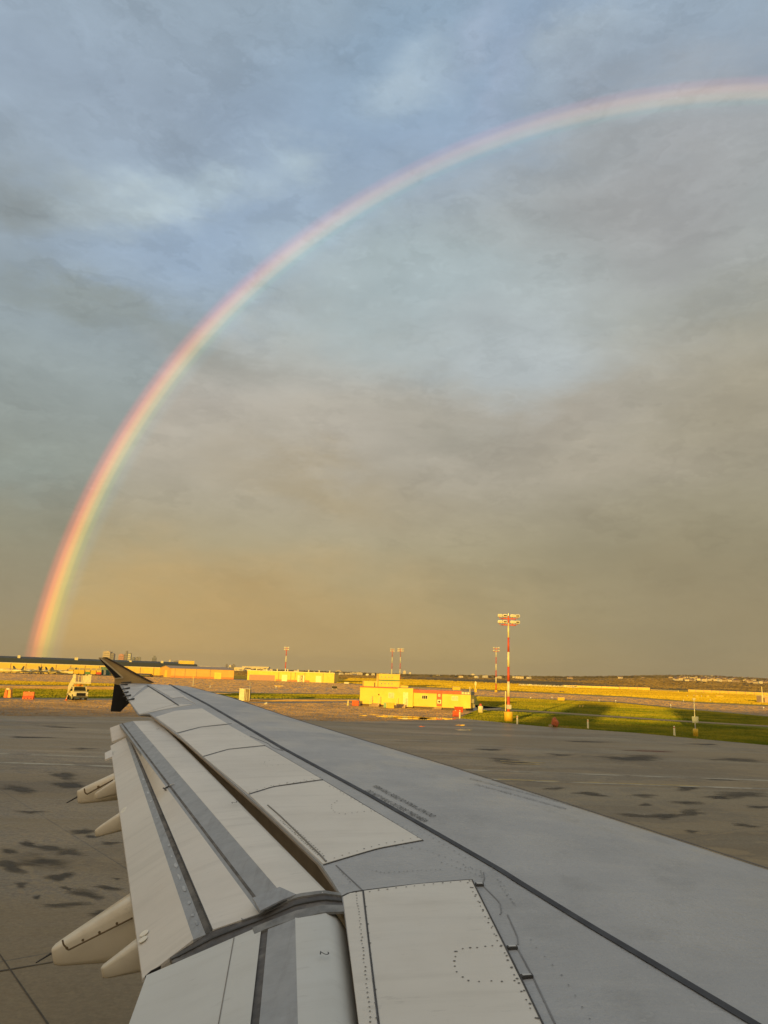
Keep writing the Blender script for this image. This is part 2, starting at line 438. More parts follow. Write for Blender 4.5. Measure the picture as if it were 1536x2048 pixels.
PM = [stain_mat('damp_stain', (.050, .036, .016), .6), stain_mat('tar_repair', (.042, .031, .015), .65), stain_mat('rusty_stain', (.15, .045, .022), .7)]
SPOTS = [(127, 1552, 30, 7), (137, 1570, 30, 8), (39, 1579, 38, 7), (166, 1665, 22, 6), (184, 1675, 12, 4), (55, 1689, 18, 5), (98, 1697, 32, 5), (88, 1724, 58, 13), (137, 1708, 26, 8), (18, 1705, 16, 5), (219, 1687, 25, 4),
         (121, 1755, 25, 7), (41, 1771, 13, 6), (170, 1790, 36, 10), (133, 1779, 11, 4), (215, 1777, 30, 5), (117, 1812, 46, 6), (74, 1796, 9, 5), (232, 1759, 9, 3), (200, 1829, 30, 5), (20, 1735, 30, 9),
         (1264, 1517, 55, 7), (1020, 1524, 45, 5), (1181, 1589, 30, 4), (1285, 1593, 35, 3.5), (1376, 1606, 35, 3.5), (1380, 1627, 30, 6), (1330, 1632, 35, 6), (1273, 1632, 42, 4), (1376, 1577, 26, 4.5), (1475, 1592, 62, 6.5), (1438, 1597, 16, 4),
         (1492, 1652, 26, 4), (1409, 1489, 30, 1.8), (1169, 1484, 45, 1.8), (1300, 1503, 55, 1.6), (1480, 1521, 52, 4), (1293, 1611, 18, 3), (1384, 1664, 16, 2.5), (1520, 1615, 26, 3), (1110, 1578, 20, 3), (1440, 1560, 30, 2.2), (1205, 1640, 20, 3), (980, 1500, 30, 2), (1120, 1510, 26, 2.5), (60, 1625, 30, 3), (120, 1455, 45, 1.6), (60, 1475, 40, 1.8), (170, 1498, 30, 1.8)]
for si, (cx_, cy_, wx, wy) in enumerate(SPOTS):
    rs = random.Random(si); ph = [rs.uniform(0, 6.28) for _ in range(4)]; nn_ = 36; z_ = .0214 + si * .0001
    vs = [gp(cx_, cy_)]; wet = [1.0]; fs = []
    for ri, (rd, wv_) in enumerate(((.5, .72), (1.0, .36), (1.5, 0.0))):
        for i in range(nn_):
            t = 2 * math.pi * i / nn_; q_ = rd * (.95 + .16 * math.sin(2 * t + ph[0]) + .13 * math.sin(3 * t + ph[1]) + .08 * math.sin(5 * t + ph[2]))
            vs.append(gp(cx_ + wx * q_ * math.cos(t), cy_ + wy * q_ * math.sin(t) + wy * rd * .3 * math.sin(2 * math.cos(t) + ph[3]) + .035 * wx * q_ * math.cos(t))); wet.append(wv_)
    for i in range(nn_):
        n2_ = (i + 1) % nn_; fs.append((0, 1 + n2_, 1 + i))
        for r_ in (0, 1): a_ = 1 + r_ * nn_; fs.append((a_ + i, a_ + n2_, a_ + nn_ + n2_, a_ + nn_ + i))
    o = mkobj('stain', [Vector((v.x, v.y, z_)) for v in vs], fs, PM[2] if si == 35 else PM[si % 2]); struct(o)
    at_ = o.data.attributes.new('wet', 'FLOAT', 'POINT')
    for i, v in enumerate(wet): at_.data[i].value = v
    bm = bmesh.new(); bm.from_mesh(o.data); bmesh.ops.recalc_face_normals(bm, faces=bm.faces[:])
    if sum(f.normal.z for f in bm.faces) < 0: bmesh.ops.reverse_faces(bm, faces=bm.faces[:])
    bm.to_mesh(o.data); bm.free()
JM = mat('joint_filler', (.075, .058, .036), .8, dirt=.7, dirtc=(.15, .115, .065), dscale=(1.2, 1.2, 1))
sheet('joint', [(-3.5, 1910), (-.5, 1910), (101, 2056), (96, 2056)], JM, .027)
sheet('joint', [(-40, 1951), (-40, 1953.5), (115, 1926.2), (115, 1924.6)], JM, .028)
# rain puddles on the apron
wm = bpy.data.materials.new('rain_water'); wm.use_nodes = True
k = NT(wm.node_tree); p = k.n['Principled BSDF']; p.inputs['Base Color'].default_value = (.03, .025, .018, 1); p.inputs['Roughness'].default_value = .03
p.inputs['Specular IOR Level'].default_value = .8
for cx_, cy_, wx, wy, n_ in ((806, 1434, 62, 1.6, 26), (856, 1438, 24, 2.2, 22), (820, 1436.5, 44, 2.2, 24), (895, 1438, 16, 1.6, 18), (727, 1431.5, 8, .8, 16), (922, 1451, 9, 1.1, 16), (843, 1453.5, 6, .9, 14), (926, 1460.5, 15, 1.4, 20), (745, 1429, 10, .5, 14), (556, 1372, 10, 1.2, 14), (1095, 1437, .1, .1, 8)):
    if wx < 1: continue
    pts = []
    for i in range(n_):
        t = 2 * math.pi * i / n_; rr_ = 1 + .28 * math.sin(3 * t + cx_) + .16 * math.sin(5 * t + cy_) + random.uniform(-.1, .1)
        pts.append((cx_ + wx * rr_ * math.cos(t), cy_ + wy * rr_ * math.sin(t) + .028 * wx * math.cos(t)))
    sheet('puddle', pts, wm, .029)

# blades and tufts of turf: real upright growth so the low sun finds something to strike
def poly_inside(x, y, P):
    c = False; j = len(P) - 1
    for i in range(len(P)):
        if (P[i][1] > y) != (P[j][1] > y) and x < (P[j][0] - P[i][0]) * (y - P[i][1]) / (P[j][1] - P[i][1]) + P[i][0]: c = not c
        j = i
    return c


def tufts(name, px, count, h, w, m, label, z0=0.):
    P = [(v.x, v.y) for v in (gp(x, y) for x, y in px)]
    x0 = min(q_[0] for q_ in P); x1 = max(q_[0] for q_ in P); y0 = min(q_[1] for q_ in P); y1 = max(q_[1] for q_ in P)
    vs = []; fs = []; tries = 0
    while len(fs) < count and tries < count * 12:
        tries += 1
        t = random.random(); y = 1 / ((1 - t) / y0 + t / y1)           # denser near by
        x = random.uniform(x0, x1)
        if abs(x) > y * .56: continue
        if not poly_inside(x, y, P): continue
        s = (y / 100) ** .85
        a = random.uniform(-1.1, 1.1); hh = h * s * random.uniform(.6, 1.3); ww = w * s * random.uniform(.7, 1.4)
        cx_, sx_ = math.cos(a) * ww, math.sin(a) * ww; ln = random.uniform(-.3, .3) * hh
        b = len(vs); vs += [(x - cx_, y - sx_, z0), (x + cx_, y + sx_, z0), (x + cx_ * .35 + ln, y + sx_ * .35, z0 + hh), (x - cx_ * .45 + ln, y - sx_ * .45, z0 + hh * .8)]
        fs.append((b, b + 1, b + 2, b + 3))
    o = mkobj(name, vs, fs, m); tag(o, label, 'grass', kind='stuff'); return o


gt = bpy.data.materials.new('grass_blades'); gt.use_nodes = True; k = NT(gt.node_tree); p = k.n['Principled BSDF']
geo = k.new('ShaderNodeNewGeometry'); pos = geo.outputs['Position']; sep = k.new('ShaderNodeSeparateXYZ'); k.put(sep.inputs[0], pos)
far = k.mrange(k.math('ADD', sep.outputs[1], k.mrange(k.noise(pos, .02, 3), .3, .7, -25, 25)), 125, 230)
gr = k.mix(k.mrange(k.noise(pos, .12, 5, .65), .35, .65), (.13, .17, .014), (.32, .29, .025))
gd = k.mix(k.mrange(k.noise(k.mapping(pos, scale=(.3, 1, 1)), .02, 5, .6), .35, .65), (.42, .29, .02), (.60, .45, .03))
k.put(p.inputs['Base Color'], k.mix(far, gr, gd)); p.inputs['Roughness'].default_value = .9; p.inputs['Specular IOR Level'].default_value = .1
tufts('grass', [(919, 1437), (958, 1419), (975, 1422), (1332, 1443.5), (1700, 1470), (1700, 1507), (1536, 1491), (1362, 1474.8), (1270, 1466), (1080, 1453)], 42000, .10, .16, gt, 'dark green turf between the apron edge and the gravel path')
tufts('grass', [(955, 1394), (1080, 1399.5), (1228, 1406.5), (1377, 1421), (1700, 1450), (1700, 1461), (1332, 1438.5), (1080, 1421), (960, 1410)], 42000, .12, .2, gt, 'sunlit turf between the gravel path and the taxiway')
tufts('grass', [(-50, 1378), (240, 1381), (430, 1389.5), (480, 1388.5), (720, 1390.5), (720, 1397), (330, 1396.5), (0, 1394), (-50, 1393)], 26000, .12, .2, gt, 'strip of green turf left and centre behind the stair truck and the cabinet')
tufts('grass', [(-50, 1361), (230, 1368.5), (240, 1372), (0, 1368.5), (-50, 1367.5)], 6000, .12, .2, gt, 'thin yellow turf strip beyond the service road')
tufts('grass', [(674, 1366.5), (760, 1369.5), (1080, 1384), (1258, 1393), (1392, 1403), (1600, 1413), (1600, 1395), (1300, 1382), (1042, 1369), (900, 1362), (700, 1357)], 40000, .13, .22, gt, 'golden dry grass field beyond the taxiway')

GRT = mat('sunlit_quad_tint', (.50, .325, .13), .9, var=.3, scale=.2, spec=.1)  # orange of sunlit asphalt, for upright quads added to catch low sun
def sun_grit(px, count, h, w, label, m=None, name='sun_catch_quads', cat='sun_grit', z0=.021):
    tufts(name, px, count, h, w, m or GRT, label, z0)['category'] = cat
sun_grit([(-50, 1399), (230, 1400), (560, 1407), (700, 1405), (940, 1426), (915, 1440), (700, 1444), (560, 1440), (230, 1434), (-50, 1432)], 52000, .011, .14, 'added upright grit catching low sun on the apron before the portable office', mat('apron_sunlit_tint', (.42, .275, .115), .9, var=.4, scale=.25, spec=.1))
sun_grit([(-60, 1345), (300, 1354), (668, 1366.5), (760, 1372), (1080, 1386.7), (1258, 1395.6), (1392, 1406), (1536, 1413), (1600, 1420), (1600, 1437), (1536, 1432), (1377, 1417), (1228, 1403), (1080, 1397), (950, 1391), (720, 1388), (480, 1385), (400, 1382), (300, 1374), (230, 1366), (-60, 1360)], 60000, .007, .22, 'added quads catching low sun on the long taxiway')
sun_grit([(-50, 1371), (240, 1374), (400, 1385), (470, 1388), (430, 1389), (240, 1380), (-50, 1376.5)], 12000, .012, .2, 'added quads catching low sun on the service road', z0=.041)
sun_grit([(330, 1399), (720, 1400), (700, 1403), (560, 1403.5), (330, 1404)], 9000, .012, .2, 'added quads catching low sun between turf strip and apron', z0=.051)
SCR = mat('dry_scrub', (.20, .145, .06), .95, var=.45, scale=.03, spec=.05)
vs = []; fs = []
for i in range(26000):
    x = random.uniform(-60, 1600); D = 1 / random.uniform(1 / 3800, 1 / 640)
    v = pt(x, 1340, D); z = rise(v.x, v.y); s_ = D / 900; a = random.uniform(-1, 1); w = random.uniform(.8, 2.2) * s_; h = random.uniform(.25, .8) * s_
    c1_, s1_ = math.cos(a) * w, math.sin(a) * w; b = len(vs)
    vs += [(v.x - c1_, v.y - s1_, z - .2), (v.x + c1_, v.y + s1_, z - .2), (v.x + c1_ * .6, v.y + s1_ * .6, z + h), (v.x - c1_ * .7, v.y - s1_ * .7, z + h * .7)]
    fs.append((b, b + 1, b + 2, b + 3))
tag(mkobj('scrub', vs, fs, SCR), 'dry brown scrub covering the open land beyond the airfield', 'scrub', kind='stuff')

# ------------------------------------------------------------------ the airliner
PSI, NC, HW, DIH, S0 = rad(-6.1156), -6.944, 1.625, .0851, 1.7
Ov = Vector((math.sin(PSI), math.cos(PSI), 0)); Nv = Vector((math.cos(PSI), -math.sin(PSI), 0))


def chord(s):
    le = -.06 - .52 * s
    te = -7.2 if s < 6.4 else -7.2 - .306 * (s - 6.4)
    return le, le - te


def camber(s, n):
    le, c = chord(s); f_ = (le - n) / c
    f_ = min(1.05, max(-.02, f_))
    if f_ > .35: return c * (.025 - .10 * (f_ - .35) ** 2)
    return c * (.025 - .18 * (.35 - f_) ** 2)


def WP(s, n, dz=0.0):
    z = HC - HW + DIH * (s - 1.98) + camber(s, n) + dz
    v = Ov * (s - S0) + Nv * (n - NC); return Vector((v.x, v.y, z))


def SP(s, n, z):
    """point from spanwise station, fore-aft station and height over the eye"""
    v = Ov * (s - S0) + Nv * (n - NC); return Vector((v.x, v.y, HC + z))


def onW(px):
    r = ray(*px); dz = 0; s = n = 0
    for _ in range(12):
        t = (-HW + DIH * (S0 - 1.98) + dz) / (r.z - DIH * r.dot(Ov)); p_ = r * t
        s = S0 + p_.dot(Ov); n = NC + p_.dot(Nv); dz = camber(s, n)
    return s, n


def onS(px, s):
    r = ray(*px); t = (s - S0) / r.dot(Ov); p_ = r * t
    return NC + p_.dot(Nv), p_.z


def resamp(P, n):
    P = [tuple(q_) for q_ in P]
    L = [0.0]
    for i in range(1, len(P)): L.append(L[-1] + math.dist(P[i], P[i - 1]))
    out = []
    for i in range(n):
        t = L[-1] * i / (n - 1); j = 0
        while j < len(P) - 2 and L[j + 1] < t: j += 1
        u = (t - L[j]) / max(1e-9, L[j + 1] - L[j])
        out.append(tuple(P[j][q_] * (1 - u) + P[j + 1][q_] * u for q_ in range(len(P[0]))))
    return out


plane = thing('airliner', 'white and grey jet airliner whose left wing with lowered flaps fills the lower half', 'airplane', (0, 0, 0))
SKIN = mat('grey_wing_paint', (.365, .368, .368), .50, var=.07, scale=1.2, bump=.8, bscale=34, spec=.45, dirt=.5, dirtc=(.27, .27, .265), dscale=(3, 2.2, 1), dthr=(.5, .72))
CREAM = mat('cream_panel_paint', (.68, .64, .56), .38, var=.035, scale=.9, bump=.05, bscale=60, dirt=.22, dirtc=(.42, .39, .33), dscale=(1.6, 5, 1), dthr=(.5, .8))
GREYM = mat('bare_grey_metal', (.31, .315, .315), .40, var=.07, scale=7, bump=.15, bscale=40, dirt=.55, dirtc=(.19, .185, .175), dscale=(16, 1.6, 3), dthr=(.48, .72))
SEAM = mat('dark_seam', (.06, .057, .052), .7)
WALK = mat('black_walk_line', (.03, .03, .034), .6)
RUB = mat('worn_rubber_seal', (.085, .075, .066), .6, var=.3, scale=12, dirt=.5, dirtc=(.22, .20, .17), dscale=(8, 14, 4), dthr=(.55, .66))
GOLD = mat('gold_winglet_paint', (.40, .27, .10), .38)
BLK = mat('black_paint', (.010, .009, .009), .5, spec=.3)
FAIR = mat('cream_fairing_paint', (.76, .68, .52), .42, var=.05, scale=3, dirt=.3, dirtc=(.45, .36, .23), dscale=(2, 2, 4))
AIRBLK = mat('rivet_dark', (.15, .14, .125), .6)

# rain-bead shade and glint painted as specks, scuffs and hand-worn sheen on the skin
_k = NT(SKIN.node_tree); _p = _k.n['Principled BSDF']; _pos = _k.new('ShaderNodeTexCoord').outputs['Object']
_c = _p.inputs['Base Color'].links[0].from_socket
_sp = _k.noise(_k.mapping(_pos, rot=(0, 0, .5), scale=(16, 34, 20)), 1.0, 2, .5)
_rg = _k.mrange(_k.noise(_pos, .8, 3, .6), .40, .62, .15, 1)
_c = _k.mix(_k.math('MULTIPLY', _k.mrange(_sp, .60, .66), _k.math('MULTIPLY', _rg, .45)), _c, (.20, .20, .20))
_sp2 = _k.noise(_k.mapping(_pos, loc=(.012, .02, 0), rot=(0, 0, .5), scale=(16, 34, 20)), 1.0, 2, .5)
_c = _k.mix(_k.math('MULTIPLY', _k.mrange(_sp2, .61, .67), _k.math('MULTIPLY', _rg, .4)), _c, (.56, .56, .55))
_st = _k.noise(_k.mapping(_pos, rot=(0, 0, .35), scale=(1.1, 7, 1)), 1.0, 5, .6)
_c = _k.mix(_k.mrange(_st, .5, .75, 0, .4), _c, (.44, .435, .42))
_k.put(_p.inputs['Base Color'], _c)
_k.put(_p.inputs['Roughness'], _k.mrange(_k.noise(_pos, 1.7, 4, .6), .35, .65, .28, .5))

def weather(mt, amt):
    """chordwise run-off streaks and blotchy handling dirt"""
    k = NT(mt.node_tree); p = k.n['Principled BSDF']; pos = k.new('ShaderNodeTexCoord').outputs['Object']
    c = p.inputs['Base Color'].links[0].from_socket
    a = k.noise(k.mapping(pos, rot=(0, 0, .12), scale=(.8, 9, 1)), 1.0, 6, .65)
    b = k.noise(pos, 1.3, 5, .6); f = k.noise(k.mapping(pos, scale=(5, 22, 5)), 1.0, 5, .7)
    c = k.mix(k.math('MULTIPLY', k.mrange(a, .48, .74), amt), c, (.36, .33, .27))
    c = k.mix(k.math('MULTIPLY', k.mrange(b, .45, .7), amt * .55), c, (.46, .44, .38))
    c = k.mix(k.math('MULTIPLY', k.mrange(f, .62, .70), amt * .8), c, (.24, .22, .18))
    k.put(p.inputs['Base Color'], c)
    k.put(p.inputs['Roughness'], k.mrange(b, .35, .65, .30, .52))


weather(CREAM, .2); weather(FAIR, .3)
# --- main wing body
LEpx = [(345, 1368), (383, 1373), (466, 1394), (580, 1433), (726, 1478), (900, 1530), (1180, 1620), (1536, 1735)]
TEpx = [(258, 1402), (277.6, 1430.6)]
le_sn = sorted(onW(q_) for q_ in LEpx)
le_sn = [(1.2, le_sn[0][1] + .52 * (le_sn[0][0] - 1.2))] + le_sn
SPX = [(305, 1432), (353, 1467), (406.6, 1514), (451, 1553), (503, 1597), (579, 1666.6), (646, 1731.8), (684, 1793), (700, 1900), (718, 2048)]
te_sn = sorted(onW(q_) for q_ in SPX)
te_sn = [(1.2, te_sn[0][1])] + te_sn


def interp(T, s):
    if s <= T[0][0]: return T[0][1]
    for (a, b), (c, d_) in zip(T, T[1:]):
        if s <= c: return b + (d_ - b) * (s - a) / max(1e-9, c - a)
    (a, b), (c, d_) = T[-2:]
    return d_ + (d_ - b) / max(1e-9, c - a) * (s - c)


s_tip = 17.0
le_tip = interp(le_sn, 16.8)
ail_te = [onW((241, 1371)), onW((258, 1402)), onW((277.6, 1430.6))]; ail_te = sorted(ail_te)
s_ail = onW((288, 1428))[0]
stations = [1.2, 2.5, 4, 5, 5.6, 6.1, 6.42, 6.7, 6.95, 7.5, 8.2, 9, 10, 11, 12, 12.7, s_ail - .02, s_ail + .02, 13.8, 14.6, 15.4, 16.2, 16.7, s_tip]
NV = 26
verts = []; faces = []
for s in stations:
    L = interp(le_sn, s)
    if s > 16.6: L -= (s - 16.6) * .9            # rounded tip corner
    T = interp(te_sn, s) if s < s_ail else interp(ail_te, s)
    le, c = chord(s)
    th = .10 * c
    up = []; lo = []
    for j in range(NV):
        u = (j / (NV - 1)) ** 1.5; n = L + (T - L) * u
        nose = .022 * c * (1 - min(1, u / .03)) ** 2
        up.append(WP(s, n, -nose))
        hb = th * (math.sqrt(min(1, u / .12)) * (1 - u) ** .8 + 0.0) + .018
        lo.append(WP(s, n, -nose - hb * (1 if j else .5)))
    verts += up + lo[::-1]
K = 2 * NV
for i in range(len(stations) - 1):
    for j in range(K): faces.append((i * K + j, i * K + (j + 1) % K, (i + 1) * K + (j + 1) % K, (i + 1) * K + j))
faces.append(tuple(range(K))); faces.append(tuple((len(stations) - 1) * K + j for j in range(K))[::-1])
skin = mkobj('wing_skin', verts, faces, SKIN, plane, smooth=True)
m_ = skin.modifiers.new('edge', 'EDGE_SPLIT'); m_.split_angle = rad(50)


def patch(name, A, B, dz, m, parent, nu=14, nv=10, thick=.012, sn=False, cols=None):
    """panel that follows the curved upper skin between two outlines"""
    if not sn: A = [onW(q_) for q_ in resamp(A, nu)]; B = [onW(q_) for q_ in resamp(B, nu)]
    else: A = resamp(A, nu); B = resamp(B, nu)
    vs = []; fs = []
    for i in range(nu):
        for j in range(nv):
            t = j / (nv - 1); s = A[i][0] * (1 - t) + B[i][0] * t; n = A[i][1] * (1 - t) + B[i][1] * t
            vs.append(WP(s, n, dz))
    for i in range(nu - 1):
        for j in range(nv - 1): fs.append((i * nv + j, (i + 1) * nv + j, (i + 1) * nv + j + 1, i * nv + j + 1))
    # skirt
    loop = [i * nv for i in range(nu)] + [(nu - 1) * nv + j for j in range(1, nv)] + [i * nv + nv - 1 for i in range(nu - 2, -1, -1)] + [j for j in range(nv - 2, 0, -1)]
    b = len(vs)
    for q_ in loop: vs.append(vs[q_] - Vector((0, 0, thick)))
    n_ = len(loop)
    for i in range(n_): fs.append((loop[i], loop[(i + 1) % n_], b + (i + 1) % n_, b + i))
    o = mkobj(name, vs, fs, m, parent)
    me = o.data; bm = bmesh.new(); bm.from_mesh(me); bmesh.ops.recalc_face_normals(bm, faces=bm.faces[:])
    bm.normal_update()
    if sum(f.normal.z for f in bm.faces) < 0: bmesh.ops.reverse_faces(bm, faces=bm.faces[:])
    bm.to_mesh(me); bm.free()
    return o


def strip(name, px, w, dz, m, parent, n=40, w2=None):
    """thin line or seal lying on the upper skin, width in metres"""
    P = [onW(q_) for q_ in px]; P = resamp(P, n); A = []; B = []
    for i, q_ in enumerate(P):
        a = Vector(P[max(0, i - 1)]); b = Vector(P[min(n - 1, i + 1)]); d_ = (b - a).normalized(); nn = Vector((-d_.y, d_.x))
        ww = w if w2 is None else w + (w2 - w) * i / (n - 1)
        A.append((q_[0] + nn.x * ww / 2, q_[1] + nn.y * ww / 2)); B.append((q_[0] - nn.x * ww / 2, q_[1] - nn.y * ww / 2))
    return patch(name, A, B, dz, m, parent, nu=n, nv=2, thick=.003, sn=True)


def dots(name, paths, r, dz, m, parent):
    """rows of fastener heads: (pixel path, count)"""
    vs = []; fs = []
    for path, cnt in paths:
        for q_ in resamp([onW(p_) for p_ in path], cnt):
            s, n = q_; s += random.uniform(-.004, .004); n += random.uniform(-.004, .004); c_ = len(vs); rr_ = r * random.uniform(.7, 1.15)
            for a in range(6):
                t = a * math.pi / 3; vs.append(WP(s + rr_ * math.cos(t), n + rr_ * math.sin(t), dz))
            fs.append(tuple(range(c_, c_ + 6)))
    me = parent.data; bm = bmesh.new(); bm.from_mesh(me); mi = len(me.materials); me.materials.append(m)
    bv = [bm.verts.new(v) for v in vs]
    for f_ in fs:
        nf = bm.faces.new([bv[i] for i in f_]); nf.material_index = mi
        nf.normal_update()
        if nf.normal.z < 0: nf.normal_flip()
    bm.to_mesh(me); bm.free()


# --- cream spoiler panels, outboard to inboard
sp_in = [(393.5, 1410.5), (406.5, 1417.6), (457, 1449), (530, 1492.3), (645.8, 1560.7), (846, 1682)]     # forward edges
panels = [
    ([(311, 1434.5), (352, 1422), (404, 1417.5)], [(354, 1466), (401, 1454.3), (455.5, 1448.7)], [(404, 1417.5), (428, 1431), (455.5, 1448.7)], None),
    ([(356, 1468.5), (401.5, 1456), (456.5, 1450.5)], [(406, 1513), (456, 1499), (528.5, 1491.3)], None, None),
    ([(408, 1515), (456.5, 1500.8), (531, 1493.4)], [(496.5, 1588.6), (546, 1574), (644, 1560)], None, None),
    ([(499, 1591), (547, 1576), (646.5, 1562)], [(646.5, 1729.5), (757, 1697), (844, 1681)], None, None)]
for i, (A, B, _, _) in enumerate(panels):
    o = patch('spoiler', A, B, .006, CREAM, plane, nu=18, nv=22)
    if i == 3:
        dots('rivets', [([(652, 1723), (757, 1692), (836, 1677)], 13), ([(562, 1643), (636, 1712)], 24), ([(572, 1644), (648, 1714)], 20), ([(660, 1574), (835, 1672)], 22), ([(504, 1588), (548, 1573), (640, 1559.5)], 12),
                         ([(674, 1604), (664, 1611), (663, 1620), (672, 1628), (690, 1630), (716, 1626), (742, 1624)], 13)], .006, .0085, AIRBLK, o)
    if i == 2: dots('rivets', [([(548, 1521), (530, 1524), (527, 1529), (533, 1534), (560, 1531), (590, 1529)], 12), ([(540, 1499), (640, 1556)], 18), ([(500, 1586), (547, 1571.5), (640, 1557)], 10)], .006, .0085, AIRBLK, o)
    if i == 1: dots('rivets', [([(440, 1473), (470, 1471), (500, 1476)], 6)], .006, .0085, AIRBLK, o)
for px in ([(354.5, 1467.3), (401.3, 1455.2), (457, 1449.2), (463, 1448.5)], [(407, 1514), (456, 1500), (530, 1492.3)], [(498, 1590), (546.5, 1575), (645.7, 1560.9)]):
    strip('panel_seam', px, .009, .010, SEAM, plane, n=16)
strip('panel_seam', [(646.5, 1730.7), (757, 1698), (845, 1681.6)], .009, .004, SEAM, plane, n=16)
strip('panel_seam', [(530, 1492), (646, 1561), (700, 1593), (846, 1682)], .010, .004, SEAM, plane, n=24)
# raised lip at the trailing edge of the biggest outer spoiler
strip('panel_seam', [(535, 1612), (560, 1634), (640, 1712), (652, 1726)], .010, .0105, mat('soft_seam', (.22, .20, .17), .7), plane, n=20)
# inboard spoiler with its nose strip
o = patch('spoiler', [(728, 1783.5), (835, 1770), (943, 1761.5)], [(761, 2075), (925, 2072), (1096, 2075)], .006, CREAM, plane, nu=14, nv=26)
dots('rivets', [([(738, 1786), (752, 1784), (900, 1767), (938, 1764)], 12), ([(936, 1768), (1000, 1893), (1070, 2040)], 22), ([(912, 1906), (930, 1900), (955, 1898), (985, 1895), (1002, 1896)], 7),
                ([(912, 1906), (909, 1926), (914, 1948), (930, 1964), (950, 1968), (990, 1966), (1028, 1966)], 11), ([(945, 1778), (1005, 1898), (1075, 2040)], 14)], .006, .0085, AIRBLK, o)
ses = patch('spoiler_edge_strip', [(686, 1795), (700, 1788), (724, 1784.5)], [(721, 2075), (740, 2075), (757, 2075)], .005, CREAM, plane, nu=6, nv=26)
dots('rivets', [([(713, 1788), (722, 1870), (741, 2048)], 36), ([(729, 1800), (745, 1930), (753, 2040)], 12)], .005, .0085, AIRBLK, ses)
strip('panel_seam', [(684.5, 1793.5), (700, 1786), (725, 1782.4), (835, 1769.5), (943, 1760.5)], .008, .0055, SEAM, plane, n=20)
strip('panel_seam', [(726.5, 1784), (738.5, 1891), (759, 2060)], .006, .0085, SEAM, plane, n=20)
strip('panel_seam', [(944, 1762), (1009.5, 1894), (1040, 1956), (1092, 2065)], .007, .0095, SEAM, plane, n=20)
# hinge covers forward of the inboard spoiler
for q_ in ([(950, 1769), (967, 1769.5), (968, 1773.5), (952, 1773.5)], [(1013, 1896), (1033, 1895), (1036, 1899.5), (1016, 1901)], [(1040, 1954), (1064, 1952.5), (1067, 1957), (1043, 1959.5)]):
    a, b, c_, d_ = q_
    h_ = patch('hinge_cover', [a, b], [d_, c_], .012, SEAM, plane, nu=4, nv=3)
    cxm = sum(v_[0] for v_ in q_) / 4; cym = sum(v_[1] for v_ in q_) / 4; ins = [(cxm + (v_[0] - cxm) * .72, cym + (v_[1] - cym) * .55) for v_ in q_]
    patch('hinge_plate', [ins[0], ins[1]], [ins[3], ins[2]], .0145, mat('pale_hinge_plate', (.5, .5, .48), .5), h_, nu=3, nv=3, thick=.001)
DIRT = mat('faint_scuff', (.20, .20, .20), .6, var=.2)
for px in ([(968, 1774), (1000, 1806), (1003, 1825), (1000, 1830)], [(1015, 1830), (1035, 1875), (1036, 1890)], [(1036, 1899), (1066, 1955), (1085, 1995), (1110, 2048)], [(967, 1745), (969, 1757), (965, 1768)], [(672, 1731), (725, 1781)],
           [(500, 1472), (536, 1487), (545, 1495), (566, 1502)], [(566, 1502), (560, 1496), (585, 1508)]):
    strip('skin_joint', px, .007, .003, DIRT, plane, n=12)
dots('rivets', [([(745, 1742), (770, 1746), (880, 1740)], 16), ([(930, 1735), (960, 1742), (964, 1755)], 9), ([(995, 1760), (1012, 1790), (1030, 1812)], 9), ([(1002, 1764), (1028, 1808)], 6), ([(760, 1690), (850, 1700), (940, 1735)], 14), ([(884, 1726), (960, 1752)], 9), ([(679, 1740), (700, 1764)], 6),
                ([(840, 1660), (930, 1716)], 10), ([(1060, 1880), (1130, 1960), (1180, 2040)], 9)], .005, .004, DIRT, skin)
# --- walk-limit line, leading edge strip
strip('walk_line', [(338.5, 1369), (414, 1408.5), (492, 1454), (563, 1495.6), (725.7, 1583.5), (900, 1682.8), (999, 1740), (1169.5, 1846.8), (1309.5, 1929.8), (1505, 2047), (1590, 2098)], .042, .006, WALK, plane, n=70)
strip('leading_edge_seam', [(384, 1374.4), (466, 1395.8), (580, 1434.8), (726, 1480), (900, 1532), (1180, 1622), (1536, 1737)], .022, .004, mat('leading_seam', (.09, .08, .075), .6), plane, n=60)
# --- aileron and tip area
patch('aileron', [(299, 1373.5), (352, 1408.5)], [(258.5, 1402.5), (279, 1429)], .006, CREAM, plane, nu=10, nv=10)
patch('aileron', [(352.5, 1409), (385, 1409.5)], [(279.5, 1429.5), (300, 1425)], .006, CREAM, plane, nu=8, nv=10)
strip('panel_seam', [(294.6, 1372), (325, 1391), (357, 1412)], .022, .012, SEAM, plane, n=14)
patch('tip_panel', [(300, 1371), (341, 1371), (366, 1391)], [(345, 1397), (364, 1394), (392, 1409)], .006, mat('pale_tip_paint', (.55, .53, .49), .4), plane, nu=8, nv=6)
patch('tip_fairing', [(262, 1368.5), (292, 1371)], [(246, 1371), (259, 1400)], .006, mat('pale_tip_paint', (.55, .53, .49), .4), plane, nu=8, nv=6)

# --- lettering painted on the skin
TXT = mat('black_stencil_paint', (.05, .048, .045), .7)


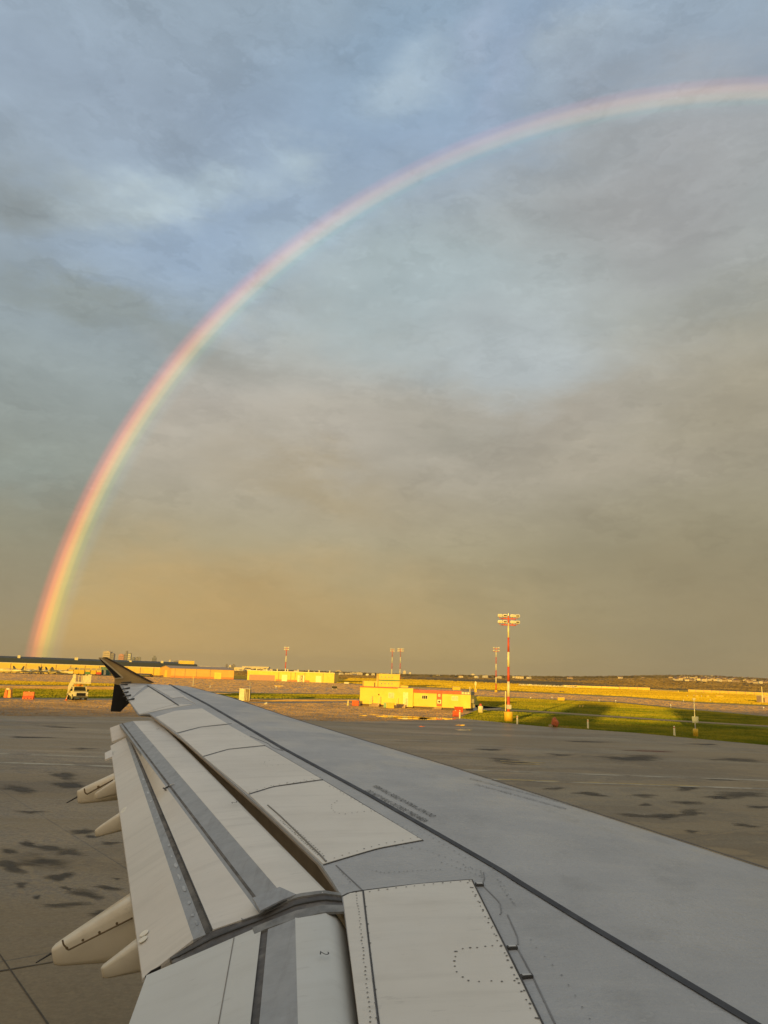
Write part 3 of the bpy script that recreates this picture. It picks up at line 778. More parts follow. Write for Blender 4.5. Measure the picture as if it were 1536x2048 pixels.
def lettering(body, pa, pb, flip, up, m=TXT, name='stencil', height=None, dz=.006, parent=None):
    """text laid on the skin from spot pa to spot pb"""
    cu = bpy.data.curves.new(name, 'FONT'); cu.body = body; cu.size = 1.0; cu.resolution_u = 2; cu.align_x = 'LEFT'
    tmp = bpy.data.objects.new('tmp', cu); C.objects.link(tmp)
    dg = bpy.context.evaluated_depsgraph_get(); me = bpy.data.meshes.new_from_object(tmp.evaluated_get(dg))
    bpy.data.objects.remove(tmp)
    xs = [v.co.x for v in me.vertices]; x0, x1 = min(xs), max(xs)
    a = Vector(onW(pa)); b = Vector(onW(pb)); d_ = b - a; L = d_.length; d_.normalize()
    nn = Vector((-d_.y, d_.x))
    # "up" on the panel is towards the leading edge for the upright line
    if (nn.y > 0) != (up > 0): nn = -nn
    for v in me.vertices:
        u = (v.co.x - x0) / (x1 - x0) * L; w = v.co.y * height
        q_ = a + d_ * u + nn * w; v.co = WP(q_.x, q_.y, dz)
    me.materials.clear(); me.materials.append(m)
    o = bpy.data.objects.new(name, me); C.objects.link(o); o.parent = parent or plane
    return o


T_ = 'DO NOT WALK OUTSIDE THIS AREA'
lettering(T_, (729, 1582.5), (847, 1645), 0, 1, height=.078)
lettering(T_, (873, 1633), (754, 1571.5), 1, -1, height=.078)
lettering(T_, (948, 1569.5), (1130, 1619), 0, 1, height=.075, m=DIRT)
lettering(T_, (1146, 1611), (942, 1557), 1, -1, height=.075, m=DIRT)

# --- outboard flap: sections read at its two streamwise ends, ruled between
SN_, SF_ = 6.43, 13.1


def ends(pn, pf, sf=SF_, sn=SN_):
    a = onS(pn, sn); b = onS(pf, sf)
    return SP(sn, *a), SP(sf, *b)


def ruled(name, rails, m, parent, n=20, thick=.02, smooth=True, sag=0):
    """skin over rails [(near point, far point), ...] running along the span, closed below"""
    vs = []; fs = []; kx = len(rails)
    for i in range(n):
        t = i / (n - 1)
        for a, b in rails: vs.append(a.lerp(b, t))
    for i in range(n - 1):
        for j in range(kx - 1): fs.append((i * kx + j, i * kx + j + 1, (i + 1) * kx + j + 1, (i + 1) * kx + j))
    b0 = len(vs)
    for v in vs[:b0]: vs.append(v - Vector((0, 0, thick)))
    for i in range(n - 1):
        for j in range(kx - 1): fs.append((b0 + i * kx + j, b0 + (i + 1) * kx + j, b0 + (i + 1) * kx + j + 1, b0 + i * kx + j + 1))
        for j in (0, kx - 1): fs.append((i * kx + j, (i + 1) * kx + j, b0 + (i + 1) * kx + j, b0 + i * kx + j))
    for i in (0, n - 1):
        for j in range(kx - 1): fs.append((i * kx + j, i * kx + j + 1, b0 + i * kx + j + 1, b0 + i * kx + j))
    o = mkobj(name, vs, fs, m, parent)
    bm = bmesh.new(); bm.from_mesh(o.data); bmesh.ops.recalc_face_normals(bm, faces=bm.faces[:]); bm.to_mesh(o.data); bm.free()
    if smooth:
        o.data.polygons.foreach_set('use_smooth', [True] * len(o.data.polygons))
        e = o.modifiers.new('edge', 'EDGE_SPLIT'); e.split_angle = rad(40)
    return o


def drop(rail, dz): return tuple(v - Vector((0, 0, dz)) for v in rail)


E2 = ends((646, 1785), (313, 1441)); E3 = ends((575, 1800), (266, 1442)); E4 = ends((519, 1827), (239, 1448))
E5 = ends((424.6, 1859.5), (259, 1470), 12.75); E6 = ends((386.8, 1877), (251.5, 1474.5), 12.75); E7 = ends((285, 1957), (221, 1491.5), 12.75)
# nose of the flap tucked under the spoilers
def fwd(rail, dn, dz): return (rail[0] + Nv * dn[0] - Vector((0, 0, dz[0])), rail[1] + Nv * dn[1] - Vector((0, 0, dz[1])))
E1 = fwd(E2, (.06, .05), (.03, .022)); E0 = fwd(E2, (.13, .10), (.12, .10)); E00 = fwd(E2, (.17, .14), (.34, .28))
flap = thing('flap', '', '', (0, 0, 0)); flap.parent = plane
del flap['label'], flap['category']
FLC = mat('cream_flap_paint', (.70, .655, .575), .40, var=.04, scale=.7, bump=.04, bscale=50, dirt=.2, dirtc=(.45, .42, .36), dscale=(1.2, 3.5, 1), dthr=(.5, .8))
weather(FLC, .24)
ruled('flap_nose', [E00, E0, E1, E2, E3], FLC, flap, thick=.03)
ruled('grey_band', [drop(E3, .001), drop(E4, .001)], GREYM, flap, thick=.03)
ruled('rear_panel', [E4, E5], FLC, flap, thick=.010)
ruled('tab_nose', [drop(E5, .010), drop(E6, .006)], GREYM, flap, thick=.02)
ruled('trailing_tab', [drop(E6, .004), E7], FLC, flap, thick=.02)
seamE5 = (E5[0] + Vector((0, 0, .004)), E5[1] + Vector((0, 0, .004)))
mb = MB(); mb.tube(seamE5[0] - Vector((0, 0, .006)), seamE5[1] - Vector((0, 0, .006)), .005, .006, 8); mb.build('tab_gap_seal', SEAM, flap)
# thin dark line and stain in the middle of both grey bands
def between(A, B, t): return (A[0].lerp(B[0], t), A[1].lerp(B[1], t))
up = lambda r_, z: (r_[0] + Vector((0, 0, z)), r_[1] + Vector((0, 0, z)))
STN = mat('brown_grime', (.13, .12, .105), .8, var=.4, scale=6)
ruled('grime_strip', [up(between(E3, E4, .76), .003), up(between(E3, E4, .86), .003)], STN, flap, thick=.002, smooth=False)
ruled('grime_strip', [up(drop(between(E5, E6, .04), .010), .003), up(drop(between(E5, E6, .34), .009), .003)], STN, flap, thick=.002, smooth=False)
PALE = mat('worn_pale_metal', (.42, .43, .43), .45, var=.35, scale=9)
# flaking pale patches along the tab nose
for i in range(16):
    t = .02 + .62 * (i / 16) ** 1.2; c0 = between(E5, E6, .55 + random.uniform(-.08, .08)); c0 = drop(c0, .008)
    pA = c0[0].lerp(c0[1], t); pB = c0[0].lerp(c0[1], t + random.uniform(.008, .02))
    wv = (E6[0] - E5[0]).normalized() * random.uniform(.007, .015); mid = pA.lerp(pB, .5); lv = (pB - pA) * .5
    mb = MB(); mb.add([mid + lv * math.cos(a_) * random.uniform(.6, 1.1) + wv * math.sin(a_) * random.uniform(.5, 1.1) + Vector((0, 0, .0035)) for a_ in [2 * math.pi * i_ / 11 for i_ in range(11)]], [tuple(range(11))]); mb.build('paint_chip', PALE, flap)
# outer end of the main element, no tab behind it
q = [SP(13.1, *onS((239.5, 1448.5), 13.1)), SP(13.1, *onS((220, 1455.5), 13.1)), SP(12.82, *onS((224, 1483), 12.82)), SP(12.82, *onS((260, 1469), 12.82))]
mb = MB(); mb.add(q + [v - Vector((0, 0, .03)) for v in q], [(0, 1, 2, 3), (7, 6, 5, 4), (0, 4, 5, 1), (1, 5, 6, 2), (2, 6, 7, 3), (3, 7, 4, 0)]); mb.build('outer_corner', FLC, flap)
q = [SP(12.3, *onS((223, 1499), 12.3)), SP(12.3, *onS((209.5, 1505.6), 12.3)), SP(12.05, *onS((210.4, 1519), 12.05)), SP(12.05, *onS((226, 1512.5), 12.05))]
mb = MB(); mb.add(q + [v - Vector((0, 0, .02)) for v in q], [(0, 1, 2, 3), (7, 6, 5, 4), (0, 4, 5, 1), (1, 5, 6, 2), (2, 6, 7, 3), (3, 7, 4, 0)]); mb.build('tab_bracket', FLC, flap)


def on_tab(x, y):
    """spot on the trailing tab seen at (x, y)"""
    a, b, c_ = E6[0] - Vector((0, 0, .018)), E6[1] - Vector((0, 0, .018)), E7[0]
    nrm = (b - a).cross(c_ - a).normalized(); r = ray(x, y); t = (a - CAM).dot(nrm) / r.dot(nrm); return CAM + r * t, nrm


def on_quad(A, B, x, y):
    a, b, c_ = A[0], A[1], B[0]
    nrm = (b - a).cross(c_ - a).normalized(); r = ray(x, y); t = (a - CAM).dot(nrm) / r.dot(nrm)
    if nrm.z < 0: nrm = -nrm
    return CAM + r * t, nrm


# pale oval vent caps near the trailing edge of the tab
OV = mat('pale_vent_cap', (.85, .80, .66), .4)
for x, y, wd in ((290, 1870, 9), (288, 1882, 9), (238, 1553.5, 5), (236, 1556.5, 5), (250, 1620, 5.4), (247.5, 1624.5, 5.4)):
    c_, nrm = on_tab(x, y); e1, _ = on_tab(x + wd, y - wd * .8); e2, _ = on_tab(x + wd * .3, y + wd * .32)
    if nrm.z < 0: nrm = -nrm
    c_ += nrm * .012; mb = MB(); vs = []
    for zz, sc in ((0, 1), (.003, .9)):
        for i in range(14):
            t = 2 * math.pi * i / 14; vs.append(c_ + (e1 - c_ + nrm * .012) * math.cos(t) * sc * .95 + (e2 - c_ + nrm * .012) * math.sin(t) * sc + nrm * zz)
    mb.add(vs, [tuple(range(14, 28))] + [(i, (i + 1) % 14, 14 + (i + 1) % 14, 14 + i) for i in range(14)]); mb.build('vent_cap', OV, flap)
# loose wire on the flap and the small stencilled figures
def flap_text(body, A, B, x, y, sx, sy, vx, vy, name='stencil'):
    cu = bpy.data.curves.new(name, 'FONT'); cu.body = body; cu.size = 1.0; cu.resolution_u = 3; cu.align_x = 'CENTER'; cu.align_y = 'CENTER'
    tmp = bpy.data.objects.new('tmp', cu); C.objects.link(tmp)
    me = bpy.data.meshes.new_from_object(tmp.evaluated_get(bpy.context.evaluated_depsgraph_get())); bpy.data.objects.remove(tmp)
    c_, nrm = on_quad(A, B, x, y); ex, _ = on_quad(A, B, x + sx, y + sy); ey, _ = on_quad(A, B, x + vx, y + vy)
    for v in me.vertices: v.co = c_ + (ex - c_) * v.co.x + (ey - c_) * v.co.y + nrm * .022
    me.materials.clear(); me.materials.append(TXT); o = bpy.data.objects.new(name, me); C.objects.link(o); o.parent = flap; return o


flap_text('2', E2, E3, 469, 1610, 1.5, 7, 16, -2.5)
flap_text('2', E2, E3, 316, 1461, .7, 3, 7, -1.5)
for (x0, y0), (x1, y1) in (((331, 1581), (341, 1575)), ((341, 1575), (350, 1571)), ((331, 1581), (333, 1584)), ((331, 1581), (328, 1580))):
    a, n1_ = on_quad(E3, E4, x0, y0); b, _ = on_quad(E3, E4, x1, y1); mb = MB(); mb.tube(a + n1_ * .02, b + n1_ * .02, .007, .006, 6); mb.build('loose_wire', SEAM if x0 < 340 else PALE, flap)

# --- inboard flap: same section carried towards the fuselage
iflap = bpy.data.objects.new('flap', None); C.objects.link(iflap); iflap.parent = plane
def inb(px, dn=0., dz=0., s0=6.28, s1=2.2):
    n, z = onS(px, s0); return SP(s0, n, z), SP(s1, n + dn, z + DIH * (s1 - s0) + dz)
I2 = inb((650, 1815)); I3 = inb((590, 1826), .06); I4 = inb((537, 1846), .0); I4b = inb((523, 1852)); I6 = inb((293, 1950.6), .09)
I1 = fwd(I2, (.06, .06), (.03, .03)); I0 = fwd(I2, (.13, .13), (.12, .12)); I00 = fwd(I2, (.17, .17), (.34, .34))
IC = mat('pale_inboard_flap_paint', (.60, .60, .56), .40, var=.04, scale=.7, bump=.04, bscale=50, dirt=.2, dirtc=(.42, .42, .39), dscale=(1.2, 3.5, 1), dthr=(.5, .8))
weather(IC, .2)
ruled('flap_nose', [I00, I0, I1, I2, I3], IC, iflap, n=14, thick=.03)
ruled('grey_band', [drop(I3, .001), drop(I4, .001)], GREYM, iflap, n=14, thick=.03)
ruled('dark_gap_seal', [drop(I4, .008), drop(I4b, .008)], RUB, iflap, n=14, thick=.03)
ruled('rear_panel', [up(I4b, .003), I6], IC, iflap, n=14, thick=.03)
flap_text('2', I2, I3, 649, 1916, -2, 17, 27, 3).parent = iflap
sl = between(I4b, I6, .30)
ruled('panel_joint', [up(between(I4b, I6, .24), .0045), up(between(I4b, I6, .248), .0045)], mat('soft_seam', (.22, .20, .17), .7), iflap, n=14, thick=.001, smooth=False)

# --- seal between the two flaps
def rail_pts(px, s): return [SP(s, *onS(q_, s)) for q_ in px]
topc = rail_pts(resamp([(682, 1791), (646, 1786), (592, 1794), (525, 1827), (424.6, 1860), (356, 1903), (340, 1913)], 24), SN_)
lowc = rail_pts(resamp([(686, 1813), (646, 1812), (590.6, 1824), (525.5, 1849.5), (470, 1872.5), (362, 1920), (346, 1925)], 24), 6.28)
def lace(name, A, B, m, parent, dz=0., thick=.02, smooth=False):
    n = len(A); vs = [v + Vector((0, 0, dz)) for v in A] + [v + Vector((0, 0, dz)) for v in B]
    vs += [v - Vector((0, 0, thick)) for v in vs]
    fs = []
    for i in range(n - 1):
        fs += [(i, i + 1, n + i + 1, n + i), (2 * n + i, 3 * n + i, 3 * n + i + 1, 2 * n + i + 1), (i, 2 * n + i, 2 * n + i + 1, i + 1), (n + i, n + i + 1, 3 * n + i + 1, 3 * n + i)]
    fs += [(0, n, 3 * n, 2 * n), (n - 1, 2 * n - 1, 4 * n - 1, 3 * n - 1)]
    o = mkobj(name, vs, fs, m, parent)
    bm = bmesh.new(); bm.from_mesh(o.data); bmesh.ops.recalc_face_normals(bm, faces=bm.faces[:]); bm.to_mesh(o.data); bm.free(); return o
seal = lace('flap_end_seal', topc, lowc, RUB, plane, -.004)
DG = mat('dull_grey_metal', (.20, .195, .18), .5, var=.3, scale=10)
mid1 = [a.lerp(b, .45) for a, b in zip(topc, lowc)]; mid2 = [a.lerp(b, .55) for a, b in zip(topc, lowc)]
lace('seal_ridge', mid1, mid2, SEAM, seal, .004, .01)
rim = [a.lerp(b, -.18) for a, b in zip(topc, lowc)]; rim2 = [a.lerp(b, .06) for a, b in zip(topc, lowc)]
lace('seal_rim', rim[:14], rim2[:14], DG, seal, .004, .012)
rim = [a.lerp(b, .95) for a, b in zip(topc, lowc)]; rim2 = [a.lerp(b, 1.5) for a, b in zip(topc, lowc)]
lace('seal_rim', rim[:13], rim2[:13], DG, seal, .004, .012)
# grey wedge where the outboard band meets the seal
w_ = [on_quad(E2, E3, *q_)[0] + Vector((0, 0, .012)) for q_ in ((559, 1778), (592, 1793), (560, 1806), (520, 1826), (505, 1800))]
mb = MB(); mb.add(w_ + [v - Vector((0, 0, .01)) for v in w_], [(0, 1, 2, 3, 4), (9, 8, 7, 6, 5)] + [(i, 5 + i, 5 + (i + 1) % 5, (i + 1) % 5) for i in range(5)]); mb.build('corner_plate', GREYM, flap)
# black gap at the aft end of the seal
# cove sheet added under the spoilers to keep the flap gap dark
CV = mat('brown_gap_shade', (.42, .35, .27), .8)
for sa, sb in ((1.6, 6.38), (6.44, s_ail - .02)):
    A_ = []; B_ = []; C_ = []
    for i in range(12):
        s_ = sa + (sb - sa) * i / 11; te_ = interp(te_sn, s_)
        A_.append(WP(s_, te_ + .02, -.03)); B_.append(WP(s_, te_ + .30, -.20)); C_.append(WP(s_, te_ + .34, -.60))
    lace('cove_shade_sheet', A_, B_, CV, plane); lace('cove_shade_sheet', B_, C_, CV, plane)
q = [SP(6.36, *onS(p_, 6.36)) for p_ in ((302, 1941), (322, 1931), (318, 1938), (290, 1952))]
mb = MB(); mb.add(q + [v - Vector((0, 0, .12)) for v in q], [(0, 1, 2, 3), (7, 6, 5, 4), (0, 4, 5, 1), (1, 5, 6, 2), (2, 6, 7, 3), (3, 7, 4, 0)]); mb.build('seal_end_plate', SEAM, plane)

# --- flap track fairings: side profile at one spanwise station, rounded body
def fairing(top, bot, s, half, name='flap_track_fairing', r=.35):
    n_st = 14; T_ = resamp(top, n_st); B_ = resamp(bot, n_st); root = None
    vs = []; fs = []; K_ = 12
    for i in range(n_st):
        nt, zt = onS(T_[i], s); nb, zb = onS(B_[i], s)
        u = i / (n_st - 1); hw = half * (.55 + .45 * u)
        if i == 0: hw *= .72
        for j in range(K_):
            a = 2 * math.pi * (j + .5) / K_; ca, sa = math.cos(a), math.sin(a)
            ex = math.copysign(abs(ca) ** r, ca); ez = math.copysign(abs(sa) ** r, sa)
            f_ = .5 + .5 * ez
            vs.append(SP(s + hw * ex, nb + (nt - nb) * f_, zb + (zt - zb) * f_))
    for i in range(n_st - 1):
        for j in range(K_): fs.append((i * K_ + j, i * K_ + (j + 1) % K_, (i + 1) * K_ + (j + 1) % K_, (i + 1) * K_ + j))
    fs += [tuple(range(K_)), tuple((n_st - 1) * K_ + j for j in range(K_))[::-1]]
    o = mkobj(name, vs, fs, FAIR, plane, smooth=True)
    bm = bmesh.new(); bm.from_mesh(o.data); bmesh.ops.recalc_face_normals(bm, faces=bm.faces[:]); bm.to_mesh(o.data); bm.free()
    e = o.modifiers.new('edge', 'EDGE_SPLIT'); e.split_angle = rad(55); return o


def s_te(y):
    """spanwise station where the lowered trailing edge passes this height in the photograph"""
    def py(P): v = P - CAM; return CY - FPX * v.dot(Uv) / v.dot(Fv)
    a, b = 0.0, 1.3
    for _ in range(40):
        m = (a + b) / 2
        if py(E7[0].lerp(E7[1], m)) > y: a = m
        else: b = m
    return SN_ + (12.75 - SN_) * a


def on_side(px, s): return SP(s, *onS(px, s))


def fair_line(o, px, s, w, m, name='fairing_seam'):
    P = [on_side(q_, s) for q_ in px]; mb = MB()
    for a, b in zip(P, P[1:]): mb.tube(a, b, w, w, 6)
    mb.build(name, m, o)


FS = mat('fairing_seam', (.16, .11, .05), .7)
sf = s_te(1792) + .16
f1 = fairing([(108, 1891), (128, 1877.5), (262, 1788), (285, 1781)], [(114, 1925), (135, 1925), (225, 1917), (300, 1908)], sf, .17)
sd = sf - .176
fair_line(f1, [(125, 1880), (127, 1889), (137, 1900), (265, 1836)], sd, .006, FS)
for x, y in ((134, 1896), (166, 1880), (199, 1864.5), (234, 1846.5)): mb = MB(); c_ = on_side((x, y), sd); mb.tube(c_, c_ - Ov * .006, .009, .009, 8); mb.build('bolt_head', FS, f1)
mb = MB(); mb.tube(on_side((107, 1904), sf), on_side((72, 1925.5), sf), .008, .005, 6); mb.build('static_wick', SEAM, f1)
f1b = fairing([(204, 1932), (214, 1925), (272, 1880), (292, 1872)], [(208, 1953), (222, 1952), (278, 1939.5), (300, 1936)], s_te(1882) + .10, .09)
sf = s_te(1550) + .2; sd = sf - .19
f2 = fairing([(157, 1580), (166, 1575), (226, 1547), (240, 1544)], [(159, 1605), (168, 1606), (233, 1598.5), (245, 1597)], sf, .18)
fair_line(f2, [(168.5, 1577), (170, 1585), (174, 1588.5), (226, 1560)], sd, .008, FS)
mb = MB(); c_ = on_side((197, 1573.5), sd); mb.tube(c_, c_ - Ov * .008, .014, .014, 8); mb.build('bolt_head', FS, f2)
mb = MB(); mb.tube(on_side((156, 1593), sf), on_side((133, 1606), sf), .010, .006, 6); mb.build('static_wick', SEAM, f2)
f2b = fairing([(190, 1587), (196, 1582), (229, 1559), (240, 1555)], [(191, 1597), (198, 1598), (235, 1588), (245, 1586)], s_te(1562) + .12, .10)
f3 = fairing([(191, 1660), (198, 1653), (238, 1625.5), (250, 1621)], [(194, 1671), (202, 1671.5), (245, 1660), (256, 1658)], s_te(1628) + .12, .11)

# --- wingtip fence
def tipplate(name, px, s, th, m, parent, lean=0.):
    P = [onS(q_, s) for q_ in px]; z0 = -.35
    vs = [SP(s + dx + lean * (z - z0), n, z) for dx in (0, th) for n, z in P]; n_ = len(P)
    fs = [tuple(range(n_)), tuple(range(2 * n_ - 1, n_ - 1, -1))] + [(i, n_ + i, n_ + (i + 1) % n_, (i + 1) % n_) for i in range(n_)]
    o = mkobj(name, vs, fs, m, parent)
    bm = bmesh.new(); bm.from_mesh(o.data); bmesh.ops.recalc_face_normals(bm, faces=bm.faces[:]); bm.to_mesh(o.data); bm.free(); return o


wl = tipplate('winglet', [(196.5, 1315), (213.5, 1315.3), (240, 1330), (273, 1348), (307, 1365.5), (300, 1368), (262, 1369), (242, 1371), (228.5, 1368), (229.3, 1357)], 17.0, .05, GOLD, plane)
tipplate('rudder_strip', [(198.5, 1317.5), (203.5, 1320.5), (224, 1338), (244, 1354.5), (230.5, 1355.5), (226, 1350)], 16.985, .01, BLK, wl)
tipplate('leading_strip', [(205, 1314.3), (214, 1314.6), (241, 1329), (274, 1347), (309, 1365.4), (300, 1364.8), (270, 1349.5), (238, 1331), (212, 1317)], 16.98, .012, mat('dark_leading_edge', (.05, .03, .012), .5), wl)
tipplate('white_outline', [(200, 1315.3), (204, 1316), (226, 1335), (246.5, 1354), (246, 1356.8), (230, 1358.4), (230.2, 1356.6), (243.5, 1355), (224, 1337), (202, 1319)], 16.975, .006, mat('pale_outline', (.55, .45, .25), .5), wl)
tipplate('lower_winglet', [(228.5, 1368), (221, 1423), (239.6, 1423.8), (259.5, 1404.5), (250, 1388), (242.5, 1371)], 17.0, .05, BLK, plane)
for (x0, y0), (x1, y1) in (((262, 1366.5), (242, 1368.5)), ((259, 1378), (243, 1382)), ((256, 1386), (245, 1389.5)), ((261, 1392.5), (246, 1397)), ((268, 1400), (252, 1404.5)), ((255, 1371), (241, 1373))):
    a = onW((x0, y0)); b = onW((x1, y1)); mb = MB(); mb.tube(WP(*a, .02), WP(*b, .03), .014, .009, 6); mb.build('static_wick', SEAM, plane)

# --- fuselage behind the window, tail and far wing side: body the light has to get past
fus = MB(); prof = []
rF = 1.97; cS = 1.38 - rF; cZ = HC - .55
rings = [(-25.5, .25, .9), (-21, .95, .5), (-16, 1.6, .2), (-11, rF, 0), (0, rF, 0), (6, rF, 0), (9, 1.85, 0), (11, 1.4, -.2), (12.3, .7, -.4), (12.8, .1, -.5)]
vs = []; fs = []; K_ = 32
for dn, r_, dz in rings:
    for j in range(K_):
        a = 2 * math.pi * j / K_; v = Ov * (cS + r_ * math.cos(a) - S0) + Nv * dn
        vs.append(Vector((v.x, v.y, cZ + dz + r_ * math.sin(a))))
for i in range(len(rings) - 1):
    for j in range(K_): fs.append((i * K_ + j, (i + 1) * K_ + j, (i + 1) * K_ + (j + 1) % K_, i * K_ + (j + 1) % K_))
fs += [tuple(range(K_)), tuple((len(rings) - 1) * K_ + j for j in range(K_))]
fo = mkobj('fuselage', vs, fs, mat('white_fuselage_paint', (.72, .72, .70), .3), plane, smooth=True)
bm = bmesh.new(); bm.from_mesh(fo.data); bmesh.ops.recalc_face_normals(bm, faces=bm.faces[:]); bm.to_mesh(fo.data); bm.free()

# ------------------------------------------------------------------ unseen terminal behind the aircraft, roof heights shaped to cast the apron shade
term = thing('terminal_building', 'long concrete airport terminal, unseen behind the airliner, shaped to shade the apron', 'building', (0, -60, 0))
TW = mat('terminal_panel', (.34, .33, .31), .8); TG = mat('terminal_glass', (.05, .06, .07), .15)
mb = MB(); mb.box(-330, -34.5, -40, 0, 0, 9.15); mb.box(-34.5, -15, -40, 0, 0, 9.75); mb.box(-15, 110, -40, 0, 0, 13.4); mb.build('wall', TW, term)
mb = MB()
mb.box(-331, -34.6, -40.5, .6, 9.15, 9.4); mb.box(-34.5, -15.5, -40.5, .6, 9.75, 10.0); mb.box(-15.5, 110.5, -40.5, .6, 13.4, 13.7); mb.build('roof', mat('terminal_roof', (.2, .2, .2), .8), term)
mb = MB()
for i in range(106): mb.box(-325 + i * 4, -321.6 + i * 4, .0, .05, 3.2, 6.4)
mb.build('window_band', TG, term)
mb = MB(); mb.box(-34, -30, -12, -2, 10.0, 15.0); mb.build('roof_plant_room', TW, term)  # roof block added to cast the narrow shadow on the turf

# ------------------------------------------------------------------ airfield buildings
YW = mat('sun_tinted_cream_cladding', (.90, .62, .09), .6, var=.07, scale=.5, dirt=.2, dirtc=(.66, .46, .08), dscale=(.3, .3, 1.5))  # warmth of the low sun put into the cladding's base colour
YW2 = mat('tan_metal_cladding', (.70, .40, .09), .6, var=.06, scale=.3, dirt=.3, dirtc=(.5, .26, .10), dscale=(.1, .1, 1.2))
RED = mat('red_orange_paint', (.62, .085, .03), .5); ORG = mat('orange_plastic', (.78, .10, .015), .5)
WHT = mat('sun_tinted_white_paint', (.82, .72, .38), .45); DKG = mat('dark_grey_roofing', (.035, .045, .045), .8); GLS = mat('dark_window_glass', (.03, .035, .04), .12)  # WHT carries warm sunlight in its base colour
BRN = mat('dark_brown_skirting', (.16, .11, .06), .8); STL = mat('galvanised_steel', (.45, .45, .42), .45, metal=.4)  # BRN is an even dark brown for skirting, skids and doors
YEL = mat('yellow_paint', (.75, .48, .03), .5); GRN = mat('green_paint', (.10, .25, .08), .5); TEAL = mat('teal_paint', (.02, .12, .10), .5)
TYR = mat('tyre_rubber', (.02, .02, .02), .85)


def frame(pa, pb, dx=0):
    """local frame: origin at pa, x axis along the base line to pb"""
    a = pa.copy(); a.z = 0; b = pb.copy(); b.z = 0; d_ = b - a; return a, d_.length, math.atan2(d_.y, d_.x)


# long hangar
a, L, rz = frame(pt(-420, 1330, 318), pt(393, 1346, 396)); K0 = 0
hg = thing('hangar', 'very long cream hangar with dark roof band on the far left', 'building', a, rz)
mb = MB(); mb.box(0, L, 0, 34, 0, 4.45); mb.build('wall', YW, hg)
mb = MB(); mb.prism([(0, 4.45), (1, 6.5), (18, 7.4), (34, 4.45)], -.3, L + .3, plane='yz'); mb.build('roof', DKG, hg)
mb = MB(); mb.box(0, L, -.06, -.01, 4.2, 4.5); mb.build('eaves_strip', WHT, hg)
for i in range(11):
    x = 10 + i * L / 11; mb = MB(); mb.box(x, x + 9, -.05, -.01, .1, 3.6)
    for j in range(9): mb.box(x + j + .45, x + j + .5, -.09, -.05, .1, 3.6)
    mb.build('hangar_door', mat('pale_sliding_door', (.80, .58, .12), .6), hg)
for i in range(26):
    x = 4 + i * L / 26; mb = MB(); mb.box(x, x + .25, -.12, -.07, 0, 4.2); mb.build('wall_post', mat('darker_cladding', (.35, .26, .14), .7), hg)
for i in range(9):
    x = L - 14 - i * 21 + random.uniform(-6, 6); h_ = random.uniform(.5, 1.3); mb = MB(); mb.box(x, x + random.uniform(.8, 2.4), 3, 5, 6.2, 6.6 + h_); mb.build('roof_vent', WHT, hg)
mb = MB(); mb.box(L - 8, L - 1, 2, 6, 6.2, 8.2); mb.build('roof_plant_room', YW, hg)
# second hall behind with pale roof edge
a, L, rz = frame(pt(146, 1330, 420), pt(205, 1330, 430))
h2 = thing('hall', 'low cream hall peeping over the dark hangar roof left of the winglet', 'building', a, rz)
mb = MB(); mb.box(0, L, 0, 10, 0, 7.2); mb.build('wall', YW, h2)
mb = MB(); mb.box(-.4, L + .4, -.4, 10.4, 7.2, 7.6); mb.build('roof', WHT, h2)

# gabled tan hangar
pA = gp(341, 1355); pB = gp(467, 1359); a, L, rz = frame(pA, pB)
gh = thing('hangar', 'tan gabled hangar with orange streaks to the right of the winglet', 'building', a, rz)
W_ = 16
mb = MB(); mb.prism([(0, 0), (0, 4.3), (-W_ / 2, 5.4), (-W_, 4.3), (-W_, 0)], .0, L, plane='xz', T=Matrix.Rotation(0, 4, 'Z'))
mb = MB()
mb.add([(0, 0, 0), (L, 0, 0), (L, 0, 4.3), (0, 0, 4.3), (-8, 17, 0), (-8, 17, 4.3), (-4.2, 9, 5.3), (L - 8, 17, 0), (L - 8, 17, 4.3), (L - 4.2, 9, 5.3)],
       [(0, 1, 2, 3), (0, 3, 6, 5, 4), (1, 7, 8, 9, 2), (4, 5, 8, 7)]); mb.build('wall', YW2, gh)
mb = MB(); mb.add([(-.3, -.3, 4.25), (L + .3, -.3, 4.25), (L - 4.2, 9, 5.4), (-4.3, 9, 5.4), (-8.2, 17.3, 4.25), (L - 8, 17.3, 4.25), (-.3, -.3, 4.4), (L + .3, -.3, 4.4), (L - 4.2, 9, 5.55), (-4.3, 9, 5.55), (-8.2, 17.3, 4.4), (L - 8, 17.3, 4.4)],
       [(6, 7, 8, 9), (9, 8, 11, 10), (0, 1, 7, 6), (0, 6, 9, 10, 4, 3), (1, 2, 5, 11, 8, 7)]); mb.build('roof', mat('weathered_metal_roof', (.30, .22, .15), .6), gh)
mb = MB(); mb.box(L * .69, L * .80, -.06, -.01, 0, 3.0); mb.build('door', YW, gh)
mb = MB(); mb.box(0, L, -.05, -.02, .0, .9); mb.build('painted_base_band', mat('orange_base', (.65, .22, .06), .6), gh)
for x in (.06, .22, .40, .62): mb = MB(); mb.box(L * x, L * x + .2, -.12, -.06, 0, 4.2); mb.build('downpipe', mat('darker_cladding', (.35, .26, .14), .7), gh)
gd2 = mb = MB(); T2 = Matrix.Rotation(math.atan2(17, -8), 4, 'Z'); mb.box(6, 10, .02, .08, 0, 3.4, T=T2); mb.build('door', YW, gh)
# extension to its left, part hidden by the winglet
a, L, rz = frame(gp(262, 1352.5), gp(338, 1354.5))
